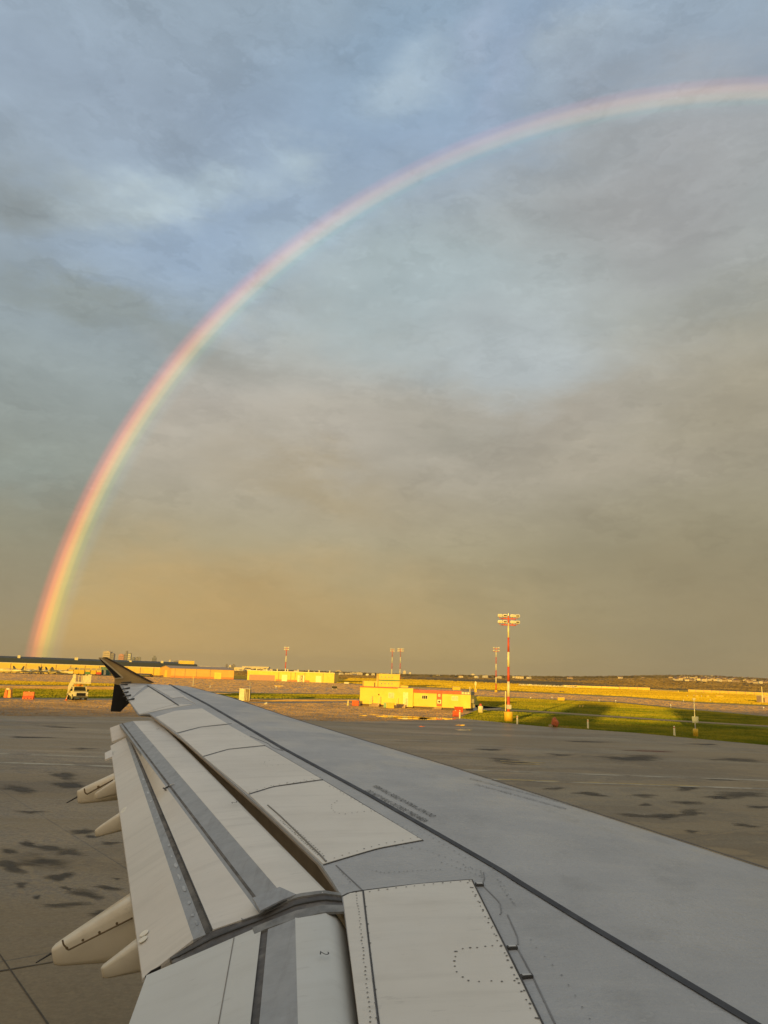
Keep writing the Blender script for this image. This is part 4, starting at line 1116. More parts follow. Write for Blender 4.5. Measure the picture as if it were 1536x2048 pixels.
# flat cream building
pA = gp(501, 1360); pB = gp(668, 1366); a, L, rz = frame(gp(494, 1360), pB)
fb_ = thing('cargo_building', 'long flat cream cargo building with pale doors left of the centre', 'building', a, rz)
mb = MB(); mb.box(0, L, 0, 14, 0, 4.35); mb.build('wall', YW, fb_)
mb = MB(); mb.box(-.2, L + .2, -.25, 14.2, 4.35, 4.6); mb.build('roof', WHT, fb_)
for x in (.40, .58, .60, .79): mb = MB(); mb.box(L * x, L * x + 2.6, -.06, -.01, 0, 3.0); mb.build('door', WHT, fb_)
mb = MB(); mb.box(1, L * .32, -.04, -.015, 0, 2.6); mb.build('dock_front', mat('pinkish_dock', (.52, .28, .18), .7), fb_)
mb = MB(); mb.box(L * .33, L * .72, -.05, -.02, .0, .8); mb.build('painted_base_band', mat('orange_base', (.65, .22, .06), .6), fb_)
for i in range(8): x = 3 + i * (L - 6) / 7; mb = MB(); mb.lathe([(.25, 4.6), (.25, 5.3), (.4, 5.35), (.4, 5.6)], 8, (x, 5, 0)); mb.build('roof_vent', WHT, fb_)
for x in (.36, .50, .55, .66, .87): mb = MB(); mb.box(L * x, L * x + .2, -.12, -.06, 0, 4.2); mb.build('downpipe', mat('darker_cladding', (.35, .26, .14), .7), fb_)

# two-storey office block
pA = gp(757, 1373.5); pB = gp(799, 1374.8); a, L, rz = frame(pA, pB); D_ = pA.y; HH = (1373.5 - 1349) * D_ / FPX
ob = thing('office_block', 'pale yellow two storey site office with green band behind the trailer', 'building', a, rz)
mb = MB(); mb.box(0, L, 0, 7, 0, HH); mb.build('wall', YW, ob)
mb = MB(); mb.box(-.1, L + .15, -.12, 7.1, HH, HH + .12); mb.build('roof', WHT, ob)
mb = MB(); mb.box(0, L, -.05, -.01, HH * .47, HH * .56); mb.build('green_band', GRN, ob)
for f_ in (.72, .2):
    for x in (.1, .27, .44, .60):
        mb = MB(); mb.box(L * x, L * x + .5, -.06, -.01, HH * f_, HH * f_ + .55); w1 = mb.build('window', WHT, ob)
        mb = MB(); mb.box(L * x + .07, L * x + .43, -.09, -.06, HH * f_ + .07, HH * f_ + .48); mb.build('pane', mat('dull_pane', (.25, .25, .18), .3), w1)
mb = MB(); mb.box(-5.6, -.05, 1, 6, 0, HH * .42); mb.build('annex', YW, ob)
mb = MB(); mb.box(-1.6, -1.2, .93, .99, 0, 1.6); mb.build('door', BRN, ob)
mb = MB(); mb.box(L + .05, L + 3.6, 1, 5, 0, .7); mb.build('loading_step', YW, ob)
mb = MB(); mb.tube((-.6, .5, 0), (-.6, .5, HH * .8), .09, .06, 8); mb.build('vent_pipe', WHT, ob)

# modular office in the middle
pA = gp(719, 1411.3); pB = gp(941, 1421.5); a, L, rz = frame(pA, pB)
mo = thing('modular_office', 'long cream portable office trailer with red roof band and orange door', 'building', a, rz)
H1 = 2.72
x1, x2 = L * .355, L * .495
mb = MB(); mb.box(0, x1, 0, 3, .32, H1 + .1); mb.build('left_module', YW, mo)
mb = MB(); mb.box(x1 + .005, x2 - .005, -.35, 3.2, .15, H1 + .2); mb.build('entrance_vestibule', YW, mo)
mb = MB(); mb.box(x2, L, 0, 3, .30, H1); mb.build('right_module', YW, mo)
mb = MB(); mb.box(0, x1, -.10, 3.1, H1 + .1, H1 + .22); mb.build('red_roof_edge', RED, mo)
mb = MB(); mb.box(x2, L - 1.4, -.07, 3.05, H1 - .42, H1 + .05); mb.build('red_roof_edge', RED, mo)
mb = MB(); mb.box(L - 1.4, L + .06, -.07, 3.05, H1 - .42, H1 + .05); mb.build('grey_roof_edge', mat('grey_trim', (.30, .27, .2), .6), mo)
for i in range(3): mb = MB(); mb.box(L - 1.3 + i * .42, L - 1.02 + i * .42, -.09, -.07, H1 - .3, H1 - .08); mb.build('logo_block', WHT, mo)
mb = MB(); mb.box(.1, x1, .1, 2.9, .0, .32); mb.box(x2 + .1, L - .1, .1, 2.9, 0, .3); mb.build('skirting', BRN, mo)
for x, wd, zc, wh, pn in ((L * .265, .95, 1.75, .85, 2), (L * .57, .95, 1.7, .62, 3), (L * .835, 1.0, 1.7, .68, 3)):
    mb = MB(); mb.box(x, x + wd, -.05, -.005, zc - wh / 2, zc + wh / 2); w1 = mb.build('window', WHT, mo)
    for j in range(pn):
        mb = MB(); pw = (wd - .08) / pn; mb.box(x + .06 + j * pw, x + j * pw + pw, -.07, -.05, zc - wh / 2 + .07, zc + wh / 2 - .07); mb.build('pane', GLS if wd < .99 and pn == 3 else mat('pale_blind', (.6, .55, .32), .5), w1)
xd = L * .703
mb = MB(); mb.box(xd, xd + .82, -.06, -.005, .42, 2.42); dr = mb.build('door', RED, mo)
mb = MB(); mb.box(xd + .12, xd + .70, -.075, -.062, .85, 1.42); sg = mb.build('warning_placard', WHT, dr)
mb = MB(); cX, cZ_ = xd + .41, 1.13; mb.add([(cX - .2, -.09, cZ_), (cX, -.09, cZ_ - .2), (cX + .2, -.09, cZ_), (cX, -.09, cZ_ + .2)], [(0, 1, 2, 3)]); mb.build('black_diamond', BLK, dr)
mb = MB(); mb.box(xd + .25, xd + .56, -.075, -.062, 1.85, 2.25); mb.build('small_window', WHT, dr)
mb = MB(); mb.box(xd + .36, xd + .43, -.085, -.075, 1.9, 2.2); mb.build('window_bar', BLK, dr)
mb = MB(); mb.box(xd - .5, xd + .9, -.9, -.08, .0, .12); mb.box(xd - .3, xd + .9, -.6, -.08, .12, .28); mb.build('door_step', mat('timber', (.42, .28, .14), .8), mo)
mb = MB(); mb.box(x1 + .9, x1 + 1.7, -.40, -.355, .2, 2.3); mb.build('door', WHT, mo)
mb = MB(); mb.box(3.0, 3.2, -.03, -.005, 1.7, 1.9); mb.build('vent', BLK, mo)
for x in (2.1, x1 + .15):
    mb = MB(); y0 = -1.3 if x < 4 else -1.5
    for j in range(4): mb.box(x, x + 1.3, y0 + j * .3, y0 + .3 + j * .3, 0, .12 + j * .12)
    mb.build('stair', mat('timber', (.42, .28, .14), .8), mo)
    mb = MB()
    for xx in (x - .0, x + 1.35):
        mb.tube((xx, y0, 0), (xx, y0, 1.05), .035, n=6); mb.tube((xx, -.1, .4), (xx, -.1, 1.5), .035, n=6); mb.tube((xx, y0, 1.05), (xx, -.1, 1.5), .03, n=6); mb.tube((xx, y0, .6), (xx, -.1, 1.0), .02, n=6)
    mb.build('handrail', WHT, mo)
mb = MB(); mb.bbox(L + .03, L + .45, .5, 1.2, 1.1, 1.7, .03); mb.build('air_conditioner', mat('grey_trim', (.30, .27, .2), .6), mo)
mb = MB(); mb.bbox(L + .03, L + .35, 1.6, 2.2, .4, .9, .03); mb.build('meter_box', mat('grey_trim', (.30, .27, .2), .6), mo)
mb = MB(); mb.tube((L - .3, 1, H1), (L - .3, 1, H1 + .75), .07, .07, 8); mb.build('roof_pipe', WHT, mo)
mb = MB(); mb.bbox(L * .63, L * .80, 1, 2.2, H1 + .05, H1 + .0501 + .35, .04) if False else None


def place(x, y, dz=0):
    return gp(x, y)


def px2m(x, y): v = gp(x, y); return v.y / FPX


# bins, crates and barriers near the office
def crate(x, y, wpx, hpx, m, label, cat, name='storage_bin', lidm=None, rz=0., dep=.8):
    v = gp(x, y); k_ = px2m(x, y); w = wpx * k_; h = hpx * k_
    t = thing(name, label, cat, v, rz); mb = MB(); d_ = dep
    mb.bbox(-w / 2, w / 2, 0, d_, .06, h * .88, .03); body = mb.build('body', m, t)
    mb = MB(); mb.bbox(-w / 2 - .04, w / 2 + .04, -.04, d_ + .04, h * .88, h, .02); mb.build('lid', lidm or m, t)
    mb = MB()
    for q_ in (-.8, -.27, .27, .8): mb.box(q_ * w / 2 - .04, q_ * w / 2 + .04, -.05, .0, .08, h * .85)
    mb.build('rib', m, t)
    mb = MB(); mb.box(-w / 2 + .05, -w / 2 + .25, .05, d_ - .05, 0, .06); mb.box(w / 2 - .25, w / 2 - .05, .05, d_ - .05, 0, .06); mb.build('skid', BRN, t)
    return t


crate(710.5, 1412, 13, 10, ORG, 'orange lidded bin at the left end of the portable office', 'bin')
crate(780.5, 1417.5, 15, 11, YEL, 'yellow bin in front of the portable office between its two stairs', 'bin')
crate(770, 1416, 6, 10, mat('pale_green_plastic', (.32, .5, .25), .5), 'small pale green bin beside the yellow bin', 'bin', dep=.5)
crate(919.5, 1425.5, 14, 11, ORG, 'orange bin close to the right end wall of the portable office', 'bin', rz=.3)


def barrier(x, y, wpx, hpx, label, m=ORG):
    v = gp(x, y); k_ = px2m(x, y); w = wpx * k_; h = hpx * k_; t = thing('water_barrier', label, 'barrier', v, .1)
    mb = MB(); mb.prism([(-.35, 0), (.35, 0), (.3, h * .25), (.16, h * .45), (.14, h), (-.14, h), (-.16, h * .45), (-.3, h * .25)], -w / 2, w / 2, plane='yz'); mb.build('body', m, t)
    mb = MB()
    for q_ in (-.6, 0, .6): mb.box(q_ * w / 2 - .1, q_ * w / 2 + .1, -.37, -.30, h * .1, h * .22)
    mb.build('fork_slot', BLK, t); mb = MB(); mb.tube((0, 0, h), (0, 0, h + .06), .08, n=8); mb.build('filler_cap', WHT, t); return t


barrier(911, 1433.5, 11, 11, 'orange water filled barrier standing in front of the orange bin at the office end')
barrier(56.5, 1398.5, 20, 14, 'orange red barrier on the apron left of the stair truck')
# cone
def cone(x, y, hpx, m, label):
    v = gp(x, y); h = hpx * px2m(x, y); t = thing('traffic_cone', label, 'cone', v)
    mb = MB(); mb.bbox(-h * .3, h * .3, -h * .3, h * .3, 0, .05, .02); mb.build('base', m, t)
    mb = MB(); mb.lathe([(h * .22, .05), (h * .05, h), (h * .04, h * 1.01)], 12); mb.build('body', m, t, True)
    mb = MB(); mb.lathe([(h * .157, h * .45), (h * .116, h * .66)], 12); mb.build('stripe', WHT if m is not WHT else ORG, t); return t
cone(696, 1411, 11, mat('pale_yellow_plastic', (.75, .70, .35), .5), 'tall pale cone left of the orange bin and the portable office')
cone(132.5, 1401, 8, ORG, 'small orange cone beside the wheel of the stair truck')
# wrapped pair of orange bags/posts far left
v = gp(16, 1395); kk = px2m(16, 1395)
t = thing('hazard_marker', 'orange and cream hazard marker stack at the far left edge of the apron', 'marker', v)
mb = MB(); mb.prism([(-7 * kk, 0), (-1 * kk, 0), (-1 * kk, 12 * kk), (-3.5 * kk, 17 * kk), (-5 * kk, 15 * kk)], -.3, .3); mb.build('left_panel', ORG, t)
mb = MB(); mb.prism([(.5 * kk, 0), (6.5 * kk, 0), (5 * kk, 15 * kk), (1.5 * kk, 19 * kk), (.5 * kk, 14 * kk)], -.3, .3); mb.build('right_panel', mat('amber_plastic', (.80, .32, .04), .5), t)
mb = MB(); mb.bbox(-4 * kk, 4 * kk, -.35, .35, 14 * kk, 18 * kk, .05); mb.build('top_bag', mat('cream_canvas', (.7, .6, .38), .8), t)
# tank with red top
v = gp(961, 1426.5); kk = px2m(961, 1426.5)
t = thing('fuel_tank', 'white upright tank with red cap right of the portable office', 'tank', v)
mb = MB(); r_ = 4.9 * kk; mb.lathe([(r_, 0), (r_, 12.5 * kk), (r_ * .85, 13.5 * kk), (r_ * .5, 14 * kk)], 18); mb.build('body', WHT, t, True)
mb = MB(); mb.lathe([(r_ * .52, 13.6 * kk), (r_ * .52, 16 * kk), (r_ * .3, 18 * kk)], 12); mb.build('cap', RED, t)
mb = MB(); mb.box(-r_ * .55, r_ * .4, -r_ - .01, -r_ + .03, 5 * kk, 9 * kk); mb.build('label_plate', mat('pale_blind', (.6, .55, .32), .5), t)

# edge posts
def post(x, y, hpx, label, m=WHT):
    v = gp(x, y); k_ = px2m(x, y); t = thing('marker_post', label, 'post', v, 0, 'edge marker posts')
    mb = MB(); mb.lathe([(.12, 0), (.10, .04), (.085, hpx * k_), (.06, hpx * k_ + .04)], 10); mb.build('shaft', m, t, True)
    mb = MB(); mb.lathe([(.088, hpx * k_ * .84), (.087, hpx * k_ * .93)], 10); mb.build('reflector', RED if hpx > 12 else STL, t); return t
post(919.5, 1437, 15, 'white post in front of the orange barrier at the turf corner')
post(1034.5, 1449, 16, 'white post just right of the yellow mast footing')
post(1176, 1458, 17, 'white post between the orange tarpaulin bundle and the weather pole')
post(1349, 1472, 18, 'white post left of the weather pole')

# light masts
def mast(name, x, y, hpx, label, lamps, foot, scale_w=1., group='red and white apron light masts', n_band=6, start_red=True, armw=22, two=True):
    v = gp(x, y); kk = v.y / FPX; H = hpx * kk; t = thing('light_mast', label, 'light mast', v, 0, group)
    r0 = .17 * scale_w; zf = 0
    if foot:
        mb = MB(); fw = foot[0] * kk / 2; fh = foot[1] * kk; mb.lathe([(fw, 0), (fw, fh * .92), (fw * .92, fh)], 20); mb.build('footing', YEL, t, True); zf = fh
    # bands
    zt = H * .93; segs = n_band
    for i in range(segs):
        z0 = zf + (zt - zf) * i / segs; z1 = zf + (zt - zf) * (i + 1) / segs
        q0 = r0 * (1 - .45 * i / segs); q1 = r0 * (1 - .45 * (i + 1) / segs)
        mb = MB(); mb.tube((0, 0, z0), (0, 0, z1), q0, q1, 12); mb.build('red_band' if (i % 2 == 0) == start_red else 'white_band', RED if (i % 2 == 0) == start_red else WHT, t, True)
    aw = armw * kk
    rows = ((H * .915, 1), (H * .975, 0)) if two else ((H * .96, 0),)
    mb = MB(); mb.tube((0, 0, zt), (0, 0, H), r0 * .5, r0 * .5, 8); mb.build('mast_head', RED, t)
    for z, _ in rows:
        mb = MB(); mb.box(-aw * .68, aw * .68, -.08, .08, z - .12, z); mb.box(-aw * .66, -aw * .60, -.5, .5, z - .10, z - .02); mb.box(aw * .60, aw * .66, -.5, .5, z - .10, z - .02); mb.build('crossarm', RED, t)
        for q_ in lamps:
            cx_ = q_ * aw; lw = aw * .21
            mb = MB(); mb.bbox(cx_ - lw, cx_ + lw, -.42, .18, z + .12, z + .10 + lw * 1.3, lw * .16); lh = mb.build('floodlight', mat('pale_lamp_housing', (.78, .74, .6), .4), t)
            mb = MB(); mb.box(cx_ - lw * .7, cx_ + lw * .7, -.45, -.425, z + .12 + lw * .3, z + .12 + lw * .9); mb.build('lens', mat('grey_lens', (.10, .09, .07), .2) if q_ in lamps[1::2] else mat('milky_lens', (.6, .55, .4), .3), lh)
            mb = MB(); mb.tube((cx_, 0, z - .02), (cx_, 0, z + .13), .05, n=6); mb.build('yoke', RED, lh)
    return t, kk, H


t, kk, H = mast('m', 1017, 1443.5, 204, 'nearest and tallest red and white light mast on a yellow footing', (-.82, -.36, .36, .82), (17, 19), 1.05, n_band=6, start_red=True, armw=21)
mb = MB(); mb.bbox(-.28, .28, -.45, -.1, 24 * kk, 32 * kk, .05); mb.build('control_box', mat('pale_grey_box', (.5, .5, .47), .5), t)
mb = MB(); mb.tube((-.35, 0, 20 * kk), (-.35, 0, 58 * kk), .05, n=6); mb.build('conduit', WHT, t)
mb = MB(); mb.tube((0, 0, H), (0, 0, H + .25), .06, n=6); mb.build('lightning_rod', STL, t)
mast('m', 992, 1384.5, 86, 'far red and white light mast just left of the nearest tall mast', (-.7, .1, .75), (6, 4), 1.25, armw=7, n_band=6)
mast('m', 799.5, 1362, 62, 'right one of the pair of masts above the site office', (-.75, -.25, .3, .8), None, 2.0, armw=6.5, n_band=5)
mast('m', 783, 1362, 62, 'left one of the pair of masts above the site office', (-.6, 0, .6), None, 2.0, armw=5.5, n_band=5)
mast('m', 569.5, 1362, 65, 'lone striped mast in front of the long flat cargo building', (-.6, 0, .6), None, 1.9, armw=6, n_band=5)

# weather pole
v = gp(1391.5, 1473.5); kk = v.y / FPX
t = thing('weather_pole', 'thin pole with pale sign box on a yellow drum in the shaded turf', 'pole', v)
mb = MB(); mb.lathe([(.24, 0), (.24, 14 * kk), (.20, 15 * kk)], 18); mb.build('base_drum', YEL, t, True)  # sunlit look of the drum given as yellow paint
mb = MB(); mb.tube((0, 0, 14 * kk), (0, 0, 70 * kk), .055, .04, 8); mb.build('pole', STL, t)
mb = MB(); mb.bbox(-.31, .31, -.12, -.05, 26 * kk, 38 * kk, .02); mb.build('sign_box', mat('pale_green_grey', (.42, .46, .36), .6), t)
mb = MB(); mb.bbox(-.12, .12, -.12, .12, 68 * kk, 72.5 * kk, .03); mb.build('sensor_head', WHT, t)
# orange tarpaulin bundle
v = gp(1111, 1454.5); kk = v.y / FPX
t = thing('tarpaulin_bundle', 'lumpy orange covered bundle beside the apron edge right of the tall mast', 'bundle', v)
bm = bmesh.new(); bmesh.ops.create_icosphere(bm, subdivisions=3, radius=1)
for q_ in bm.verts:
    c_ = q_.co; f_ = 1 + .14 * math.sin(c_.x * 5 + 1) + .10 * math.sin(c_.z * 7 + c_.x * 3)
    sh = 1.0 if c_.z < .1 else 1 - .3 * c_.z
    q_.co = Vector((c_.x * 7.2 * kk * f_ * sh - (c_.z > .2) * c_.z * 2.2 * kk, c_.y * .45 * f_, max(0, (c_.z + .92) * 9.8 * kk * (1 + .05 * math.sin(c_.x * 8)))))
me = bpy.data.meshes.new('cover'); bm.to_mesh(me); bm.free(); me.materials.append(mat('orange_brown_tarp', (.50, .13, .04), .8, var=.4, scale=3)); me.polygons.foreach_set('use_smooth', [True] * len(me.polygons))
o = bpy.data.objects.new('cover', me); C.objects.link(o); o.parent = t
mb = MB(); mb.bbox(-13 * kk, -6 * kk, -.25, .25, 0, 4.5 * kk, .04); mb.build('sandbag', mat('sand_sack', (.4, .3, .17), .9), t)
mb = MB(); mb.box(8 * kk, 27 * kk, -.3, .5, 0, .07); mb.build('base_board', mat('red_brown_board', (.35, .11, .07), .8), t)

# utility cabinet
pA = gp(477.5, 1402.5); kk = pA.y / FPX
t = thing('utility_cabinet', 'tall beige metal cabinet with open dark side just beyond the wing edge', 'cabinet', pA)
mb = MB(); mb.bbox(0, 10 * kk, 0, 1.1, .1, 23.5 * kk, .02); mb.build('body', mat('beige_cabinet', (.70, .64, .42), .5), t)
mb = MB(); mb.bbox(10 * kk + .01, 20 * kk, .12, 1.1, .1, 23 * kk, .02); mb.build('side_bay', mat('brown_bay', (.20, .14, .08), .6), t)
mb = MB(); mb.box(11 * kk, 12 * kk, .05, .12, .1, 23 * kk); mb.box(14.5 * kk, 15.2 * kk, .05, .12, 2 * kk, 18 * kk); mb.box(19.4 * kk, 20.3 * kk, .05, .12, .1, 23.6 * kk); mb.build('door_post', mat('beige_cabinet', (.70, .64, .42), .5), t)
mb = MB(); mb.box(-.05, 20.5 * kk, -.05, 1.15, 23.5 * kk, 24 * kk); mb.build('top', STL, t)
mb = MB(); mb.lathe([(.05, 0), (.05, .9), (.09, .95), (.09, 1.05)], 8, (19.8 * kk, 0, 23.9 * kk)); mb.build('antenna', STL, t)

# small airfield equipment, signs and lights
def smallbox(name, x, y, wpx, hpx, m, label, cat, legs=True, dep=.6, group=None):
    v = gp(x, y); k_ = v.y / FPX; w = wpx * k_; h = hpx * k_; t = thing(name, label, cat, v, 0, group)
    z0 = h * .3 if legs else .0
    mb = MB(); mb.bbox(-w / 2, w / 2, 0, dep, z0, h, min(w, h) * .06); mb.build('panel', m, t)
    mb = MB(); mb.box(-w / 2 - .03, w / 2 + .03, -.03, dep + .03, h, h + .05); mb.build('top_edge', mat('pale_edge', (.6, .55, .38), .6), t)
    if legs:
        for q_ in (-.38, .38): mb = MB(); mb.box(w * q_ - .06, w * q_ + .06, dep * .4, dep * .6, 0, z0); mb.build('leg', STL, t)
    return t
smallbox('taxiway_sign', 669, 1379, 10, 6.5, BLK, 'black taxiway sign facing away beside the long flat building', 'sign', dep=.2)
smallbox('equipment_box', 1122.5, 1403.5, 13, 8, YEL, 'yellow equipment box on legs on the bright turf edge', 'box')
smallbox('equipment_box', 1124, 1385.8, 8, 3, BLK, 'small black box on the golden field above the yellow one', 'box', legs=False)
smallbox('equipment_box', 1394, 1396, 5, 5, YEL, 'leftmost yellow box of the three on the field near the right edge', 'box')
smallbox('equipment_box', 1416, 1396.5, 5, 5, YEL, 'middle yellow box of the three on the field near the right edge', 'box')
smallbox('equipment_box', 1440, 1395.5, 14, 4, YEL, 'wide low yellow box of the three on the field near the right edge', 'box', legs=False)
smallbox('equipment_box', 782, 1378, 12, 3, YEL, 'low yellow object on the field left behind the trailer roof', 'box', legs=False)
smallbox('equipment_box', 693, 1367.5, 9, 3, mat('cream_metal', (.7, .65, .4), .5), 'pair of low cream crates on grass left of the site office', 'box', legs=False)
t = smallbox('equipment_truck', 913, 1383, 15, 8.5, YEL, 'yellow box truck seen on the field above the office roof', 'truck', dep=2.2)
mb = MB(); mb.lathe([(.05, 0), (.05, .6)], 8); mb.build('beacon', RED, t)
t = thing('navigation_aid', 'white antenna stand on a yellow block behind the portable office', 'antenna', gp(951, 1384.5)); kk = gp(951, 1384.5).y / FPX
mb = MB(); mb.bbox(-2.2 * kk, 2.2 * kk, -.4, .4, 0, 7 * kk, .05); mb.build('base_block', YEL, t)
mb = MB(); mb.tube((0, 0, 7 * kk), (0, 0, 21 * kk), .6 * kk, .5 * kk, 8); mb.bbox(-1.8 * kk, 1.8 * kk, -.2, .2, 13 * kk, 20 * kk, .05); mb.build('antenna', WHT, t)
for x, y, nm in ((1160, 1416.5, 'left'), (1165.5, 1416, 'right')):
    v = gp(x, y); t = thing('stake', nm + ' one of two short yellow stakes on the sunlit turf', 'stake', v, 0, 'stakes on the sunlit turf')
    mb = MB(); mb.lathe([(.09, 0), (.08, .45), (.03, .5)], 8); mb.build('shaft', YEL, t)
    mb = MB(); mb.box(-.13, .13, -.02, .02, .32, .47); mb.build('flag', WHT, t)
lampm = mat('frosted_lamp', (.75, .78, .80), .3)
first = None
for x, y in ((1061.5, 1399.5), (1198, 1404), (1231.5, 1405.5), (1341.5, 1415), (1367, 1404), (1421, 1403.5), (1527.5, 1419.5), (1104, 1398.5), (420, 1376), (552, 1377.5), (1375, 1394), (1403, 1394.5), (1388, 1393)):
    v = gp(x, y)
    if first is None:
        first = thing('taxiway_light', 'small pale taxiway edge light on a short stem', 'light', v, 0, 'taxiway edge lights')
        mb = MB(); mb.lathe([(.16, 0), (.12, .05), (.06, .08), (.06, .35)], 10); mb.build('stem', STL, first)
        mb = MB(); mb.lathe([(.10, .35), (.14, .42), (.13, .55), (.05, .62)], 12); mb.build('lamp', lampm, first, True)
    else: dup(first, v, 0)
t = thing('marker_mast', 'thin pale mast with a small orange head beyond the wing tip', 'mast', gp(386, 1372)); kk = gp(386, 1372).y / FPX
mb = MB(); mb.tube((0, 0, 0), (0, 0, 17 * kk), .12, .08, 8); mb.build('pole', mat('pale_edge', (.6, .55, .38), .6), t)
mb = MB(); mb.bbox(-.3, .3, -.2, .2, 15 * kk, 18 * kk, .06); mb.build('head', mat('amber_plastic', (.80, .32, .04), .5), t)
t = thing('rock', 'small pale rock on the dark turf patch beyond the wing', 'rock', gp(532, 1409))
bm = bmesh.new(); bmesh.ops.create_icosphere(bm, subdivisions=2, radius=.22)
for q_ in bm.verts: q_.co *= 1 + .25 * math.sin(q_.co.x * 20 + q_.co.y * 13)
me = bpy.data.meshes.new('stone'); bm.to_mesh(me); bm.free(); me.materials.append(mat('pale_edge', (.6, .55, .38), .6)); o = bpy.data.objects.new('stone', me); C.objects.link(o); o.parent = t; o.location = (0, 0, .1)
# shed at the right edge
v = gp(1524, 1406); kk = v.y / FPX
t = thing('localiser_shed', 'small tan shed with dark side and thin mast at the right edge', 'shed', v)
mb = MB(); mb.bbox(-1 * kk, 14 * kk, 0, 3, 0, 13 * kk, .05); mb.build('wall', mat('tan_wall', (.55, .38, .2), .7), t)
mb = MB(); mb.box(-1.4 * kk, 14.4 * kk, -.2, 3.2, 13 * kk, 14 * kk); mb.build('roof', WHT, t)
mb = MB(); mb.bbox(3 * kk, 5.5 * kk, -.08, -.01, .3, 10 * kk, .02); mb.build('door', BRN, t)
mb = MB(); mb.tube((0, -.5, 0), (0, -.5, 31 * kk), .13, .08, 8); mb.build('mast', WHT, t)

# ------------------------------------------------------------------ stair truck
v = gp(158, 1400.5); kk = v.y / FPX
hd = math.atan2(-.86, .50)
st = thing('stair_truck', 'white pickup truck carrying aircraft boarding stairs on the apron left', 'truck', v, hd)
# local x forward, y left, z up; v is under the front axle
mb = MB(); mb.prism([(-.15, .55), (1.05, .55), (1.1, .95), (1.0, 1.12), (-.15, 1.22)], -.92, .92); mb.build('bonnet', WHT, st)
mb = MB(); mb.prism([(-1.9, .5), (-.16, .5), (-.16, 1.22), (-.55, 1.85), (-1.75, 1.88), (-1.9, 1.2)], -.92, .92); cab = mb.build('cab', WHT, st)
mb = MB(); mb.add([(-.17, -.8, 1.26), (-.17, .8, 1.26), (-.52, .72, 1.80), (-.52, -.72, 1.80)], [(0, 1, 2, 3)]); mb.v = [q_ + Vector((.02, 0, 0)) for q_ in mb.v]; mb.build('windscreen', GLS, cab)
for s_ in (-1, 1):
    mb = MB(); mb.add([(-.5, s_ * .93, 1.26), (-1.6, s_ * .93, 1.26), (-1.6, s_ * .93, 1.76), (-.75, s_ * .93, 1.76)], [(0, 1, 2, 3)]); mb.build('side_window', GLS, cab)
    mb = MB(); mb.bbox(-.45, -.30, s_ * 1.12 - .10, s_ * 1.12 + .10, 1.22, 1.5, .03); mb.build('mirror', BLK, cab)
    mb = MB(); mb.bbox(1.07, 1.13, s_ * .72 - .16, s_ * .72 + .16, .74, .98, .02); mb.build('headlight', mat('milky_lens', (.6, .55, .4), .3), st)
mb = MB(); mb.bbox(1.08, 1.16, -.60, .60, .62, 1.04, .02); mb.build('grille', BLK, st)
mb = MB(); mb.bbox(1.06, 1.24, -.95, .95, .38, .60, .04); mb.build('bumper', mat('dark_bumper', (.08, .08, .08), .5), st)
mb = MB(); mb.bbox(-5.2, -1.95, -.9, .9, .55, .85, .04); mb.build('chassis_deck', WHT, st)
for x in (0, -4.0):
    for s_ in (-1, 1):
        mb = MB(); mb.tube((x, s_ * .72, .40), (x, s_ * .98, .40), .40, .40, 18); w1 = mb.build('wheel', TYR, st)
        mb = MB(); mb.tube((x, s_ * .975, .40), (x, s_ * 1.0, .40), .22, .20, 12); mb.build('rim', WHT, w1)
# stairs rise from the rear to a platform above the bonnet
mb = MB(); mb.prism([(-5.5, .75), (-.7, 2.30), (-.7, 2.50), (-5.6, .95)], -.70, .70); sr = mb.build('stair_flight', WHT, st)
mb = MB()
for i in range(14): x = -5.4 + i * .335; z = .95 + i * .109; mb.box(x, x + .3, -.66, .66, z + .06, z + .13)
mb.build('steps', STL, sr)
for s_ in (-1, 1):
    mb = MB(); mb.prism([(-5.6, .80), (-.7, 2.30), (-.7, 3.55), (-1.2, 3.55), (-5.6, 1.85)], s_ * .74 - .025, s_ * .74 + .025); mb.build('side_panel', WHT, sr)
mb = MB(); mb.box(-.7, 1.55, -1.05, 1.05, 2.30, 2.46); pf = mb.build('platform', WHT, st)
mb = MB()
for x in (-.6, 0, .5, 1.0, 1.5):
    for s_ in (-1.02, 1.02): mb.tube((x, s_, 2.46), (x, s_, 3.5), .045, n=6)
for z in (3.0, 3.5):
    for s_ in (-1.02, 1.02): mb.tube((-.6, s_, z), (1.5, s_, z), .045, n=6)
for s_ in (-.6, -.2, .2, .6): mb.tube((1.5, s_, 2.46), (1.5, s_, 3.5), .04, n=6)
mb.build('guard_rail', WHT, pf)
mb = MB(); mb.box(-.6, 1.5, .96, 1.0, 2.5, 3.35); mb.build('rail_panel', mat('grey_mesh_panel', (.32, .30, .25), .6), pf)
mb = MB(); mb.box(1.52, 1.56, -.1, 1.0, 2.5, 3.4); mb.build('front_panel', WHT, pf)
mb = MB()
for x in (-2.6, -1.95):
    for s_ in (-.5, .5): mb.tube((x, s_, .8), (x + 1.5, s_, 2.3), .06, n=6)
mb.build('lift_strut', mat('yellowed_steel', (.6, .45, .15), .5), st)
mb = MB(); mb.bbox(-1.5, -1.3, -.6, .6, 1.9, 2.2, .03); mb.build('headboard', mat('amber_plastic', (.80, .32, .04), .5), st)
mb = MB(); mb.bbox(-5.5, -5.2, -.85, .85, .35, .75, .03); mb.build('rear_bumper', mat('grey_mesh_panel', (.32, .30, .25), .6), st)

